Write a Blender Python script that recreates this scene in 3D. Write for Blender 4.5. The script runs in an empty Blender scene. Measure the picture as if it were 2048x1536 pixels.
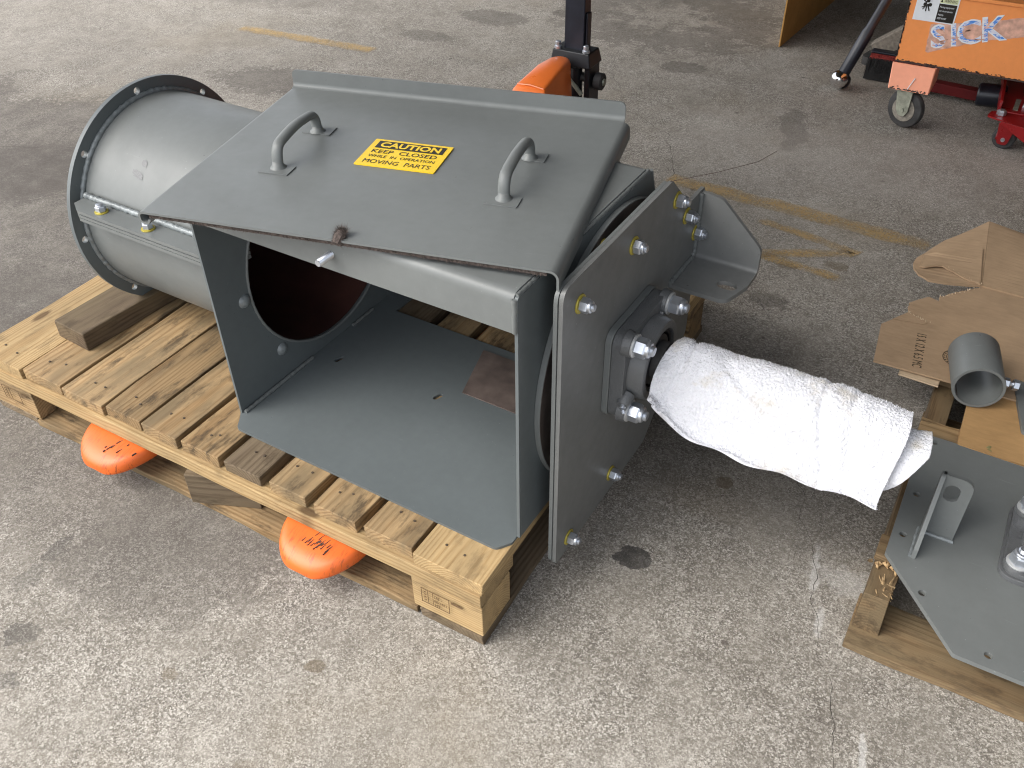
import bpy, bmesh, math, random
from mathutils import Vector, Matrix, noise
from mathutils.geometry import tessellate_polygon
rnd = random.Random(7)
R = math.radians
SC = bpy.context.scene
COL = SC.collection

# ------------------------------------------------------------------ camera, sky, sun, exposure
cam = bpy.data.objects.new('camera', bpy.data.cameras.new('camera'))
COL.objects.link(cam)
PITCH, YAW, ROLL = 0.693067253, 0.533271221, -0.0150099294
fwd = Vector((-math.sin(YAW)*math.cos(PITCH), math.cos(YAW)*math.cos(PITCH), -math.sin(PITCH)))
rgt = Vector((math.cos(YAW), math.sin(YAW), 0)); upv = rgt.cross(fwd)
r2 = rgt*math.cos(ROLL) + upv*math.sin(ROLL); u2 = -rgt*math.sin(ROLL) + upv*math.cos(ROLL)
M = Matrix((r2, u2, -fwd)).transposed().to_4x4()
M.translation = Vector((0.504236984, -0.745580440, 1.31529676))
cam.matrix_world = M
cam.data.sensor_width = 36.0
cam.data.lens = 1825.65871*36.0/2048.0
cam.data.clip_start = 0.02; cam.data.clip_end = 2000
SC.camera = cam

SUN_EL, SUN_AZ = R(50), R(230)          # azimuth measured clockwise from +Y: light from the open front, slightly left
world = bpy.data.worlds.new("World"); SC.world = world; world.use_nodes = True
wn = world.node_tree.nodes; wl = world.node_tree.links; wn.clear()
wo = wn.new('ShaderNodeOutputWorld'); bg = wn.new('ShaderNodeBackground')
sky = wn.new('ShaderNodeTexSky'); sky.sky_type = 'NISHITA'; sky.sun_disc = False
sky.sun_elevation = SUN_EL; sky.sun_rotation = SUN_AZ
sky.air_density = 1.0; sky.dust_density = 3.0; sky.ozone_density = 1.0
hs = wn.new('ShaderNodeHueSaturation'); hs.inputs['Saturation'].default_value = 0.30
wl.new(sky.outputs[0], hs.inputs['Color']); wl.new(hs.outputs[0], bg.inputs[0])
bg.inputs[1].default_value = 0.15
wl.new(bg.outputs[0], wo.inputs[0])
sd = bpy.data.lights.new('sun', 'SUN'); sd.energy = 1.2; sd.angle = R(58); sd.color = (1.0, 0.95, 0.87)
sun = bpy.data.objects.new('sun', sd); COL.objects.link(sun)
sdir = Vector((math.sin(SUN_AZ)*math.cos(SUN_EL), math.cos(SUN_AZ)*math.cos(SUN_EL), math.sin(SUN_EL)))
sun.rotation_euler = sdir.to_track_quat('Z', 'Y').to_euler(); sun.location = sdir*8
SC.view_settings.view_transform = 'Standard'; SC.view_settings.look = 'None'
SC.view_settings.gamma = 1.0; SC.view_settings.exposure = 1.45
SC.cycles.max_bounces = 6; SC.cycles.diffuse_bounces = 4; SC.cycles.glossy_bounces = 4
SC.cycles.use_denoising = True; SC.cycles.filter_width = 1.1

# ------------------------------------------------------------------ node helpers
def new_mat(name):
    m = bpy.data.materials.new(name); m.use_nodes = True
    nt = m.node_tree; b = nt.nodes['Principled BSDF']
    return m, nt, b
def N(nt, t, **kw):
    n = nt.nodes.new(t)
    for k, v in kw.items():
        if k in n.bl_rna.properties.keys(): setattr(n, k, v)
        else: n.inputs[k].default_value = v
    return n
def L(nt, a, b): nt.links.new(a, b)
def val(nt, op, a, b=None, c=None, clamp=False):
    n = nt.nodes.new('ShaderNodeMath'); n.operation = op; n.use_clamp = clamp
    for i, x in enumerate((a, b, c)):
        if x is None: continue
        if isinstance(x, (int, float)): n.inputs[i].default_value = x
        else: L(nt, x, n.inputs[i])
    return n.outputs[0]
def ramp(nt, fac, stops):
    n = nt.nodes.new('ShaderNodeValToRGB'); e = n.color_ramp.elements
    while len(e) < len(stops): e.new(0.5)
    for i, (p, c) in enumerate(stops):
        e[i].position = p; e[i].color = (c[0], c[1], c[2], 1) if not isinstance(c, (int, float)) else (c, c, c, 1)
    L(nt, fac, n.inputs[0]); return n.outputs[0]
def mix(nt, fac, a, b, mode='MIX'):
    n = nt.nodes.new('ShaderNodeMix'); n.data_type = 'RGBA'; n.blend_type = mode; n.clamp_factor = True
    if isinstance(fac, (int, float)): n.inputs[0].default_value = fac
    else: L(nt, fac, n.inputs[0])
    for i, x in ((6, a), (7, b)):
        if isinstance(x, (tuple, list)): n.inputs[i].default_value = (x[0], x[1], x[2], 1)
        else: L(nt, x, n.inputs[i])
    return n.outputs[2]
def coords(nt, kind='Object', scale=(1, 1, 1), rand=False):
    tc = nt.nodes.new('ShaderNodeTexCoord'); out = tc.outputs[kind]
    if rand:
        oi = nt.nodes.new('ShaderNodeObjectInfo')
        vm = nt.nodes.new('ShaderNodeVectorMath'); vm.operation = 'SCALE'
        cb = nt.nodes.new('ShaderNodeCombineXYZ')
        L(nt, oi.outputs['Random'], cb.inputs[0]); L(nt, val(nt, 'MULTIPLY', oi.outputs['Random'], 3.7), cb.inputs[1]); L(nt, val(nt, 'MULTIPLY', oi.outputs['Random'], 1.3), cb.inputs[2])
        L(nt, cb.outputs[0], vm.inputs[0]); vm.inputs['Scale'].default_value = 7.0
        ad = nt.nodes.new('ShaderNodeVectorMath'); ad.operation = 'ADD'
        L(nt, out, ad.inputs[0]); L(nt, vm.outputs[0], ad.inputs[1]); out = ad.outputs[0]
    mp = nt.nodes.new('ShaderNodeMapping'); mp.inputs['Scale'].default_value = scale
    L(nt, out, mp.inputs[0]); return mp.outputs[0]
def noi(nt, vec, scale, detail=4, rough=0.55, dist=0.0):
    n = nt.nodes.new('ShaderNodeTexNoise'); n.inputs['Scale'].default_value = scale
    n.inputs['Detail'].default_value = detail; n.inputs['Roughness'].default_value = rough; n.inputs['Distortion'].default_value = dist
    L(nt, vec, n.inputs['Vector']); return n.outputs['Fac']
def bump(nt, b, h, strength=0.2, dist=0.002):
    n = nt.nodes.new('ShaderNodeBump'); n.inputs['Strength'].default_value = strength; n.inputs['Distance'].default_value = dist
    L(nt, h, n.inputs['Height']); L(nt, n.outputs[0], b.inputs['Normal'])

def paint(name, col, rough=0.42, var=0.12, spec=0.42, speck=True, bstr=0.06, rust=0.0):
    m, nt, b = new_mat(name); v = coords(nt)
    big = noi(nt, v, 3.5, 3); fine = noi(nt, v, 60, 3)
    f = val(nt, 'ADD', val(nt, 'MULTIPLY', big, 0.7), val(nt, 'MULTIPLY', fine, 0.3))
    lo = tuple(c*(1-var) for c in col); hi = tuple(c*(1+var) for c in col)
    c = ramp(nt, f, [(0.3, lo), (0.7, hi)])
    if speck:
        s = noi(nt, v, 260, 2); sm = ramp(nt, s, [(0.73, 0), (0.77, 1)])
        c = mix(nt, val(nt, 'MULTIPLY', sm, 0.35), c, tuple(min(1, x*2.3+0.05) for x in col))
        s2 = noi(nt, v, 120, 2); sm2 = ramp(nt, s2, [(0.74, 0), (0.78, 1)])
        c = mix(nt, val(nt, 'MULTIPLY', sm2, 0.6), c, tuple(x*0.3 for x in col))
        vs = coords(nt, scale=(14, 90, 60)); sc = noi(nt, vs, 1.0, 3)
        c = mix(nt, val(nt, 'MULTIPLY', ramp(nt, sc, [(0.70, 0), (0.76, 1)]), 0.22), c, tuple(min(1, x*1.8) for x in col))
    if rust > 0:
        rn = noi(nt, v, 9, 6, 0.7); rm = ramp(nt, rn, [(0.66-rust*0.1, 0), (0.70, 1)])
        c = mix(nt, rm, c, (0.035, 0.018, 0.010))
    L(nt, c, b.inputs['Base Color'])
    rr = ramp(nt, noi(nt, v, 11, 4), [(0.3, rough*0.85), (0.7, min(1, rough*1.2))])
    L(nt, rr, b.inputs['Roughness'])
    b.inputs['Specular IOR Level'].default_value = spec
    bump(nt, b, noi(nt, v, 420, 2), bstr, 0.001)
    return m
def plain(name, col, rough=0.5, metal=0.0, var=0.15, scale=40, bstr=0.1):
    m, nt, b = new_mat(name); v = coords(nt)
    c = ramp(nt, noi(nt, v, scale, 4), [(0.3, tuple(x*(1-var) for x in col)), (0.7, tuple(min(1, x*(1+var)) for x in col))])
    L(nt, c, b.inputs['Base Color']); b.inputs['Roughness'].default_value = rough; b.inputs['Metallic'].default_value = metal
    if bstr: bump(nt, b, noi(nt, v, scale*4, 3), bstr, 0.001)
    return m

def wood(name, light, dark, grey=0.35, ringw=0.007):
    m, nt, b = new_mat(name); v = coords(nt, rand=True)
    tc = nt.nodes.new('ShaderNodeTexCoord'); oi = nt.nodes.new('ShaderNodeObjectInfo')
    vs = nt.nodes.new('ShaderNodeMapping'); vs.inputs['Scale'].default_value = (0.16, 1, 1); L(nt, v, vs.inputs[0])
    wv = noi(nt, vs.outputs[0], 14, 2)
    sx = nt.nodes.new('ShaderNodeSeparateXYZ'); L(nt, tc.outputs['Object'], sx.inputs[0])
    yy = val(nt, 'ADD', sx.outputs[1], val(nt, 'MULTIPLY', val(nt, 'SUBTRACT', oi.outputs['Random'], 0.5), 0.09))
    zz = val(nt, 'ADD', sx.outputs[2], val(nt, 'ADD', 0.018, val(nt, 'MULTIPLY', oi.outputs['Random'], 0.06)))
    d = val(nt, 'SQRT', val(nt, 'ADD', val(nt, 'MULTIPLY', yy, yy), val(nt, 'MULTIPLY', zz, zz)))
    ph = val(nt, 'ADD', val(nt, 'MULTIPLY', d, 6.283/ringw), val(nt, 'MULTIPLY', wv, 17.0))
    ring = val(nt, 'MULTIPLY', val(nt, 'ADD', val(nt, 'SINE', ph), 1.0), 0.5)
    ring = val(nt, 'POWER', ring, 1.6)
    fb = coords(nt, scale=(7, 330, 330), rand=True); fib = noi(nt, fb, 1.0, 3)
    f = val(nt, 'ADD', val(nt, 'MULTIPLY', ring, 0.38), val(nt, 'MULTIPLY', fib, 0.72))
    c = ramp(nt, f, [(0.15, light), (0.55, tuple(0.65*a+0.35*e for a, e in zip(light, dark))), (0.95, dark)])
    # weathering blotches, knots and dirt
    bl = noi(nt, coords(nt, scale=(4, 13, 13), rand=True), 1.0, 5, 0.62)
    c = mix(nt, val(nt, 'MULTIPLY', ramp(nt, bl, [(0.42, 0), (0.64, 1)]), grey), c, (0.185, 0.14, 0.082))
    bl2 = noi(nt, coords(nt, scale=(9, 26, 26), rand=True), 1.0, 5, 0.7)
    c = mix(nt, val(nt, 'MULTIPLY', ramp(nt, bl2, [(0.52, 0), (0.66, 1)]), grey*1.1), c, (0.085, 0.06, 0.036))
    vo = nt.nodes.new('ShaderNodeTexVoronoi'); vo.inputs['Scale'].default_value = 1.0
    L(nt, coords(nt, scale=(3.6, 9.0, 0.01), rand=True), vo.inputs['Vector'])
    kn = ramp(nt, vo.outputs['Distance'], [(0.06, 1), (0.105, 0)])
    c = mix(nt, val(nt, 'MULTIPLY', kn, 0.75), c, (0.09, 0.045, 0.02))
    br = val(nt, 'ADD', 0.56, val(nt, 'MULTIPLY', oi.outputs['Random'], 0.38))
    cm = nt.nodes.new('ShaderNodeVectorMath'); cm.operation = 'SCALE'; L(nt, c, cm.inputs[0]); L(nt, br, cm.inputs['Scale'])
    L(nt, cm.outputs[0], b.inputs['Base Color'])
    b.inputs['Roughness'].default_value = 0.75; b.inputs['Specular IOR Level'].default_value = 0.25
    bump(nt, b, val(nt, 'ADD', fib, val(nt, 'MULTIPLY', ring, 0.5)), 0.35, 0.0015)
    return m

def concrete():
    m, nt, b = new_mat('concrete'); v = coords(nt)
    big = noi(nt, v, 0.9, 5, 0.6); mid = noi(nt, v, 4.5, 6, 0.65); vst = coords(nt, scale=(30, 16, 30)); smear = noi(nt, vst, 1.0, 5, 0.62)
    f = val(nt, 'ADD', val(nt, 'MULTIPLY', big, 0.40), val(nt, 'ADD', val(nt, 'MULTIPLY', mid, 0.34), val(nt, 'MULTIPLY', smear, 0.26)))
    c = ramp(nt, f, [(0.38, (0.132, 0.116, 0.095)), (0.5, (0.244, 0.223, 0.190)), (0.60, (0.345, 0.32, 0.28))])
    # aggregate: salt and pepper, hidden under smooth paste in patches
    c0 = c; paste = ramp(nt, val(nt, 'ADD', val(nt, 'MULTIPLY', noi(nt, v, 7, 5, 0.65), .7), val(nt, 'MULTIPLY', noi(nt, v, 40, 3), .3)), [(0.36, 0.40), (0.58, 1.0)])
    g1 = noi(nt, v, 250, 3, 0.75); g2 = noi(nt, v, 520, 2, 0.6); g3 = noi(nt, v, 75, 3, 0.6)
    def cells(scale, lo, hi, k):
        nonlocal c
        vc = nt.nodes.new('ShaderNodeTexVoronoi'); vc.inputs['Scale'].default_value = scale; L(nt, v, vc.inputs['Vector'])
        sp = nt.nodes.new('ShaderNodeSeparateColor'); L(nt, vc.outputs['Color'], sp.inputs[0])
        c = mix(nt, ramp(nt, sp.outputs[0], [(0.18, k), (0.42, 0)]), c, lo); c = mix(nt, ramp(nt, sp.outputs[0], [(0.62, 0), (0.95, k)]), c, hi)
    cells(430, (0.085, 0.075, 0.065), (0.60, 0.57, 0.52), 0.7); cells(210, (0.11, 0.098, 0.085), (0.56, 0.53, 0.48), 0.35)
    c = mix(nt, ramp(nt, g1, [(0.36, 0.55), (0.50, 0)]), c, (0.10, 0.088, 0.076))
    c = mix(nt, ramp(nt, g1, [(0.56, 0), (0.70, 0.5)]), c, (0.62, 0.59, 0.54))
    c = mix(nt, ramp(nt, g2, [(0.30, 0.6), (0.44, 0)]), c, (0.09, 0.08, 0.07))
    c = mix(nt, ramp(nt, g3, [(0.62, 0), (0.76, 0.4)]), c, (0.60, 0.56, 0.50))
    vsc = coords(nt, scale=(26, 150, 30)); scr = noi(nt, vsc, 1.0, 5, 0.75, 1.5)
    c = mix(nt, ramp(nt, scr, [(0.60, 0), (0.74, 0.7)]), c, (0.62, 0.58, 0.53))
    vsc2 = coords(nt, scale=(60, 22, 30)); scr2 = noi(nt, vsc2, 1.0, 5, 0.7, 1.0)
    c = mix(nt, ramp(nt, scr2, [(0.62, 0), (0.76, 0.6)]), c, (0.09, 0.075, 0.06))
    c = mix(nt, ramp(nt, noi(nt, v, 1.7, 4, 0.6), [(0.52, 0), (0.68, 0.5)]), c, (0.21, 0.175, 0.125))
    c = mix(nt, paste, c0, c)
    # random small dark spots
    vo = nt.nodes.new('ShaderNodeTexVoronoi'); vo.inputs['Scale'].default_value = 5.5; L(nt, v, vo.inputs['Vector'])
    dsp = val(nt, 'ADD', vo.outputs['Distance'], val(nt, 'MULTIPLY', noi(nt, v, 60, 3), 0.05))
    c = mix(nt, ramp(nt, dsp, [(0.055, 0.7), (0.075, 0)]), c, (0.07, 0.058, 0.05))
    wob = noi(nt, v, 14, 5, 0.65); wob2 = noi(nt, v, 3.2, 5, 0.6); wob3 = noi(nt, v, 48, 4, 0.6)
    patch = ramp(nt, val(nt, 'ADD', val(nt, 'MULTIPLY', wob, .6), val(nt, 'MULTIPLY', g1, .4)), [(0.36, .55), (0.60, 1.0)])
    tc = nt.nodes.new('ShaderNodeTexCoord')
    def stain(x, y, rx, ry, rot, col, k, soft=0.12, wamp=0.5, coarse=False, ringin=None):
        nonlocal c
        mp = nt.nodes.new('ShaderNodeMapping'); mp.vector_type = 'TEXTURE'
        mp.inputs['Location'].default_value = (x, y, 0); mp.inputs['Rotation'].default_value = (0, 0, rot); mp.inputs['Scale'].default_value = (rx, ry, 1)
        L(nt, tc.outputs['Object'], mp.inputs[0])
        ln = nt.nodes.new('ShaderNodeVectorMath'); ln.operation = 'LENGTH'; L(nt, mp.outputs[0], ln.inputs[0])
        d = val(nt, 'ADD', ln.outputs['Value'], val(nt, 'MULTIPLY', val(nt, 'SUBTRACT', wob2 if coarse else (wob3 if max(rx, ry) < .08 else wob), 0.5), wamp*(3.4 if max(rx, ry) < .08 else 2.6)))
        if soft > .03: d = val(nt, 'ADD', d, val(nt, 'MULTIPLY', val(nt, 'SUBTRACT', g3, 0.5), 0.9))
        st = [(0.5-soft*0.5, k), (0.5+soft*0.5, 0)]
        if ringin: st = [(ringin-0.1, 0), (ringin, k)] + st
        c = mix(nt, val(nt, 'MULTIPLY', ramp(nt, val(nt, 'MULTIPLY', d, 0.5), st), patch), c, col, 'MIX')
    DK = (0.075, 0.065, 0.057); BR = (0.11, 0.08, 0.045); TAR = (0.035, 0.033, 0.032); WH = (0.72, 0.71, 0.69)
    stain(-1.90, 1.76, .34, .13, .25, DK, .62, .04, .75)
    stain(-1.62, 1.62, .30, .17, 1.2, DK, .6, .04, .7)
    stain(-2.55, 0.85, .75, .42, .25, DK, .74, .12, .8, True)
    stain(-2.22, 0.86, .22, .10, .5, DK, .5, .03, .6)
    stain(-1.75, 0.55, .66, .6, .2, DK, .74, .25, .5, True); stain(-1.45, .05, .45, .35, .3, DK, .6, .4, .5, True); stain(-3.2, 1.6, 1.6, .5, .2, DK, .4, .6, .6, True)
    stain(-3.3, 2.45, 1.1, .16, .12, DK, .5, .3, .6)
    stain(-0.95, 3.12, .48, .42, .1, DK, .55, .05, .7, ringin=.24)
    stain(-1.5, 3.6, .6, .35, .1, DK, .5, .1, .7)
    stain(-.68, 2.59, .085, .06, .2, DK, .6, .06, .4)
    stain(-1.62, 2.75, .16, .09, .1, DK, .6, .1, .5)
    stain(-1.75, 2.42, .12, .06, .1, DK, .5, .1, .5)
    stain(-1.35, 2.95, .09, .05, .3, DK, .6, .05, .5); stain(-1.2, 2.75, .05, .02, .3, TAR, .6, .05, .5)
    stain(-.98, 2.23, .035, .02, .3, TAR, .7, .05, .6); stain(-.93, 2.27, .03, .018, .9, TAR, .7, .05, .6); stain(-.96, 2.17, .03, .012, .2, TAR, .6, .05, .6)
    stain(.141, .295, .033, .026, .2, TAR, .92, .02, .35)
    stain(.222, .559, .017, .017, 0, BR, .8, .06, .25); stain(.20, .50, .10, .05, .2, BR, .3, .4, .6)
    stain(-.60, -.10, .20, .17, .4, DK, .45, .12, .6); stain(-.78, -.02, .40, .22, .3, DK, .5, .3, .6)
    stain(-.80, -.215, .02, .03, .3, TAR, .4, .05, .8); stain(-.79, -.29, .02, .035, .1, TAR, .35, .05, .8); stain(-.70, -.37, .03, .02, .7, TAR, .55, .05, .9); stain(-.64, -.44, .02, .015, .3, TAR, .5, .05, .9)
    stain(-.22, -.17, .017, .012, .5, BR, .6, .1, .3); stain(-.42, -.30, .014, .012, .5, BR, .45, .15, .3); stain(-.20, -.36, .018, .013, .5, BR, .35, .2, .4)
    stain(.30, -.16, .018, .02, .5, DK, .4, .1, .6)
    stain(.205, 1.46, .035, .02, .1, BR, .55, .05, .4); stain(.09, 1.40, .03, .016, .1, BR, .6, .05, .4); stain(.10, 1.22, .05, .03, .1, DK, .6, .05, .8)
    stain(.44, .42, .007, .05, .18, WH, .42, .3, .9); stain(.475, .325, .006, .035, .15, WH, .35, .3, .9); stain(.50, .43, .05, .03, .1, WH, .25, .3, .9); stain(.60, .11, .006, .05, .2, WH, .4, .2, .9)
    stain(.25, .75, .35, .28, .2, DK, .38, .35, .6, True)
    stain(-.15, 2.25, .05, .14, .25, DK, .5, .04, 1.1)
    stain(.05, 2.1, .5, .25, .2, (.42, .39, .36), .3, .3, .9, True)
    L(nt, c, b.inputs['Base Color'])
    b.inputs['Roughness'].default_value = 0.82; b.inputs['Specular IOR Level'].default_value = 0.3
    bump(nt, b, val(nt, 'ADD', g1, val(nt, 'MULTIPLY', mid, 0.6)), 0.35, 0.003)
    return m
def worn_line():
    m, nt, b = new_mat('worn yellow line paint'); v = coords(nt)
    w = val(nt, 'ADD', val(nt, 'MULTIPLY', noi(nt, v, 9, 6, 0.7), 0.55), val(nt, 'MULTIPLY', noi(nt, v, 170, 3, 0.7), 0.5))
    c = ramp(nt, noi(nt, v, 25, 4), [(0.3, (0.40, 0.265, 0.10)), (0.7, (0.50, 0.35, 0.15))])
    L(nt, c, b.inputs['Base Color']); b.inputs['Roughness'].default_value = 0.8
    at = nt.nodes.new('ShaderNodeAttribute'); at.attribute_name = 'wear'
    e = val(nt, 'SUBTRACT', w, val(nt, 'MULTIPLY', at.outputs['Fac'], 0.32))
    L(nt, ramp(nt, e, [(0.32, 0.0), (0.50, 0.55)]), b.inputs['Alpha'])
    return m

def forkpaint():
    m, nt, b = new_mat('scraped orange enamel'); v = coords(nt)
    tc = nt.nodes.new('ShaderNodeTexCoord'); sx = nt.nodes.new('ShaderNodeSeparateXYZ'); L(nt, tc.outputs['Object'], sx.inputs[0])
    c = ramp(nt, noi(nt, v, 5, 3), [(0.3, (0.60, 0.112, 0.020)), (0.7, (0.70, 0.145, 0.028))])
    band = ramp(nt, val(nt, 'MULTIPLY', val(nt, 'ADD', sx.outputs[1], 1.385), 10.0), [(0.10, 0.2), (0.30, 1), (0.55, .8), (0.85, .25)])
    s1 = noi(nt, coords(nt, scale=(260, 34, 40)), 1.0, 4, .7); patch = noi(nt, v, 22, 3)
    k = val(nt, 'MULTIPLY', val(nt, 'MULTIPLY', ramp(nt, s1, [(0.53, 0), (0.58, 1)]), ramp(nt, patch, [(0.42, 0), (0.54, 1)])), band)
    c = mix(nt, val(nt, 'MULTIPLY', k, .6), c, (0.05, 0.022, 0.014))
    s2 = noi(nt, coords(nt, scale=(130, 130, 130)), 1.0, 4, .7)
    c = mix(nt, val(nt, 'MULTIPLY', ramp(nt, s2, [(0.66, 0), (0.70, .8)]), band), c, (0.16, 0.05, 0.02))
    c = mix(nt, val(nt, 'MULTIPLY', ramp(nt, noi(nt, v, 9, 5, .7), [(0.5, 0), (0.75, .5)]), .6), c, (0.36, 0.10, 0.035))
    L(nt, c, b.inputs['Base Color']); b.inputs['Roughness'].default_value = .36; b.inputs['Specular IOR Level'].default_value = .35; bump(nt, b, noi(nt, v, 60, 3), .08, .002); return m
MAT = dict(
    orangefork=forkpaint(),
    concrete=concrete(), line=worn_line(),
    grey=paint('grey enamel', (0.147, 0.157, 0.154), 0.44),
    grey_shaded=paint('grey enamel shaded', (0.108, 0.123, 0.126), 0.44),  # same grey enamel, darkened for faces turned from the light
    grey_dark=paint('bare grey steel', (0.158, 0.162, 0.158), 0.44, 0.2),
    cast=paint('cast iron paint', (0.100, 0.104, 0.107), 0.33, 0.15, 0.5, False, 0.8),
    edge=paint('pale grey edge', (0.30, 0.33, 0.33), 0.4, 0.1, 0.5, False),
    weld=plain('weld bead', (0.20, 0.22, 0.225), 0.36, 0.15, 0.25, 90, 0.6),
    rusty=plain('mill scale', (0.055, 0.042, 0.036), 0.6, 0.2, 0.4, 18),
    rustsheet=plain('rusty sheet', (0.15, 0.115, 0.10), 0.55, 0.25, 0.35, 22),
    redoxide=plain('red oxide inside tube', (0.055, 0.020, 0.015), 0.6, 0.0, 0.4, 8),
    zinc=plain('zinc plated steel', (0.55, 0.58, 0.63), 0.30, 0.80, 0.12, 60, 0.05),
    yellowzinc=plain('yellow washer', (0.46, 0.38, 0.06), 0.45, 0.3, 0.2, 60),
    washer=plain('pale washer', (0.55, 0.56, 0.56), 0.4, 0.5, 0.1, 60),
    black=plain('black plastic', (0.008, 0.009, 0.012), 0.45, 0, 0.3, 30, 0.1),
    blackpaint=plain('black enamel', (0.012, 0.014, 0.022), 0.35, 0, 0.3, 30, 0.05),
    rubber=plain('grey rubber', (0.035, 0.034, 0.034), 0.75, 0, 0.4, 40, 0.3),
    orange=paint('orange enamel', (0.74, 0.165, 0.03), 0.30, 0.08, 0.5, True, 0.05),
    orange_old=paint('faded orange enamel', (0.80, 0.285, 0.085), 0.45, 0.10, 0.4, True, 0.1, 0.0),
    pink=paint('faded salmon enamel', (0.84, 0.36, 0.23), 0.45, 0.10, 0.4, False, 0.1, 0.0),
    scuff=plain('black scuff', (0.05, 0.03, 0.025), 0.6, 0, 0.3, 60),
    red=paint('red enamel', (0.22, 0.007, 0.009), 0.3, 0.15, 0.5, False),
    red_shaded=paint('shaded red enamel', (0.09, 0.005, 0.006), 0.5, 0.3, 0.3, False),  # red enamel with the shade under the cart put into its colour
    chrome=plain('chrome', (0.75, 0.75, 0.76), 0.14, 1.0, 0.1, 30, 0.02),
    galv=plain('galvanised fork', (0.30, 0.31, 0.25), 0.5, 0.4, 0.3, 50),
    wood=wood('pine board', (0.50, 0.345, 0.18), (0.24, 0.135, 0.055), 0.8),
    woodlight=wood('fresh pine board', (0.60, 0.43, 0.22), (0.35, 0.215, 0.09), 0.35, 0.005),
    woodgrey=wood('weathered pine', (0.27, 0.205, 0.135), (0.12, 0.082, 0.05), 0.7),
    woodbrown=wood('old brown pine', (0.27, 0.185, 0.10), (0.11, 0.066, 0.032), 0.8),
    wooddark=wood('dark weathered timber', (0.165, 0.118, 0.075), (0.06, 0.040, 0.026), 0.7),
    nail=plain('nail hole', (0.07, 0.048, 0.03), 0.7, 0, 0.3, 90),
    yellow=plain('yellow label', (0.82, 0.55, 0.015), 0.38, 0, 0.03, 10, 0),
    labelblack=plain('label black', (0.012, 0.009, 0.006), 0.45, 0, 0.1, 10, 0),
    labelwhite=plain('label white', (0.70, 0.73, 0.76), 0.4, 0, 0.06, 30, 0),
    labelcream=plain('label cream', (0.62, 0.66, 0.40), 0.4, 0, 0.06, 30, 0),
    blueink=plain('blue print', (0.06, 0.20, 0.62), 0.45, 0, 0.3, 60, 0),
    tape=plain('torn pale sticker', (0.62, 0.36, 0.27), 0.5, 0, 0.35, 40, 0.2),
    ink=plain('brown black ink', (0.05, 0.035, 0.02), 0.7, 0, 0.5, 220, 0),
    stamp=plain('burnt stamp', (0.12, 0.07, 0.03), 0.8, 0, 0.4, 220, 0),
    bristle=plain('black bristle', (0.006, 0.006, 0.006), 0.8, 0, 0.4, 90, 0.8),
    bristlered=plain('red bristle', (0.22, 0.02, 0.015), 0.8, 0, 0.4, 90, 0.8),
    bristlegrey=plain('grey bristle', (0.20, 0.18, 0.15), 0.85, 0, 0.3, 90, 0.8),
    felt=plain('brown felt', (0.10, 0.078, 0.068), 0.95, 0, 0.5, 300, 1.0),
    leaf=plain('dry leaf', (0.25, 0.22, 0.09), 0.7, 0, 0.3, 60),
    crack=plain('crack', (0.055, 0.048, 0.04), 0.9, 0, 0.3, 60, 0),
    wire=plain('thin wire', (0.08, 0.05, 0.04), 0.6, 0, 0.2, 30, 0),
    roofing=plain('unseen roof sheet', (0.05, 0.05, 0.05), 0.8, 0, 0.2, 3, 0),
    wallm=plain('unseen wall', (0.07, 0.066, 0.06), 0.8, 0, 0.2, 3, 0),
)
def cardboard(name, col):
    m, nt, b = new_mat(name); v = coords(nt)
    f = val(nt, 'ADD', val(nt, 'MULTIPLY', noi(nt, v, 12, 5, 0.6), 0.6), val(nt, 'MULTIPLY', noi(nt, coords(nt, scale=(40, 160, 40)), 1, 4), 0.4))
    c = ramp(nt, f, [(0.32, tuple(x*0.80 for x in col)), (0.68, tuple(x*1.14 for x in col))])
    L(nt, c, b.inputs['Base Color']); b.inputs['Roughness'].default_value = 0.85; b.inputs['Specular IOR Level'].default_value = 0.2
    bump(nt, b, noi(nt, coords(nt, scale=(4, 170, 4)), 1, 2), 0.12, 0.001); return m
MAT['card'] = cardboard('brown cardboard', (0.36, 0.25, 0.155))
MAT['card2'] = cardboard('orange brown cardboard', (0.43, 0.26, 0.115))
MAT['card3'] = cardboard('tan board', (0.40, 0.225, 0.07))
MAT['cardtorn'] = cardboard('torn cardboard fibre', (0.52, 0.40, 0.27))
def towelmat():
    m, nt, b = new_mat('white terry cloth'); v = coords(nt)
    st = noi(nt, v, 16, 5, 0.6); c = ramp(nt, st, [(0.54, (0.74, 0.745, 0.785)), (0.70, (0.60, 0.56, 0.49))]); c = mix(nt, ramp(nt, noi(nt, v, 330, 3, .7), [(.36, .3), (.52, 0)]), c, (.55, .55, .58))
    L(nt, c, b.inputs['Base Color']); b.inputs['Roughness'].default_value = 0.95; b.inputs['Specular IOR Level'].default_value = 0.1
    b.inputs['Sheen Weight'].default_value = 0.15
    bump(nt, b, noi(nt, v, 260, 3, 0.7), 0.9, 0.004); return m
MAT['towel'] = towelmat()

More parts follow.
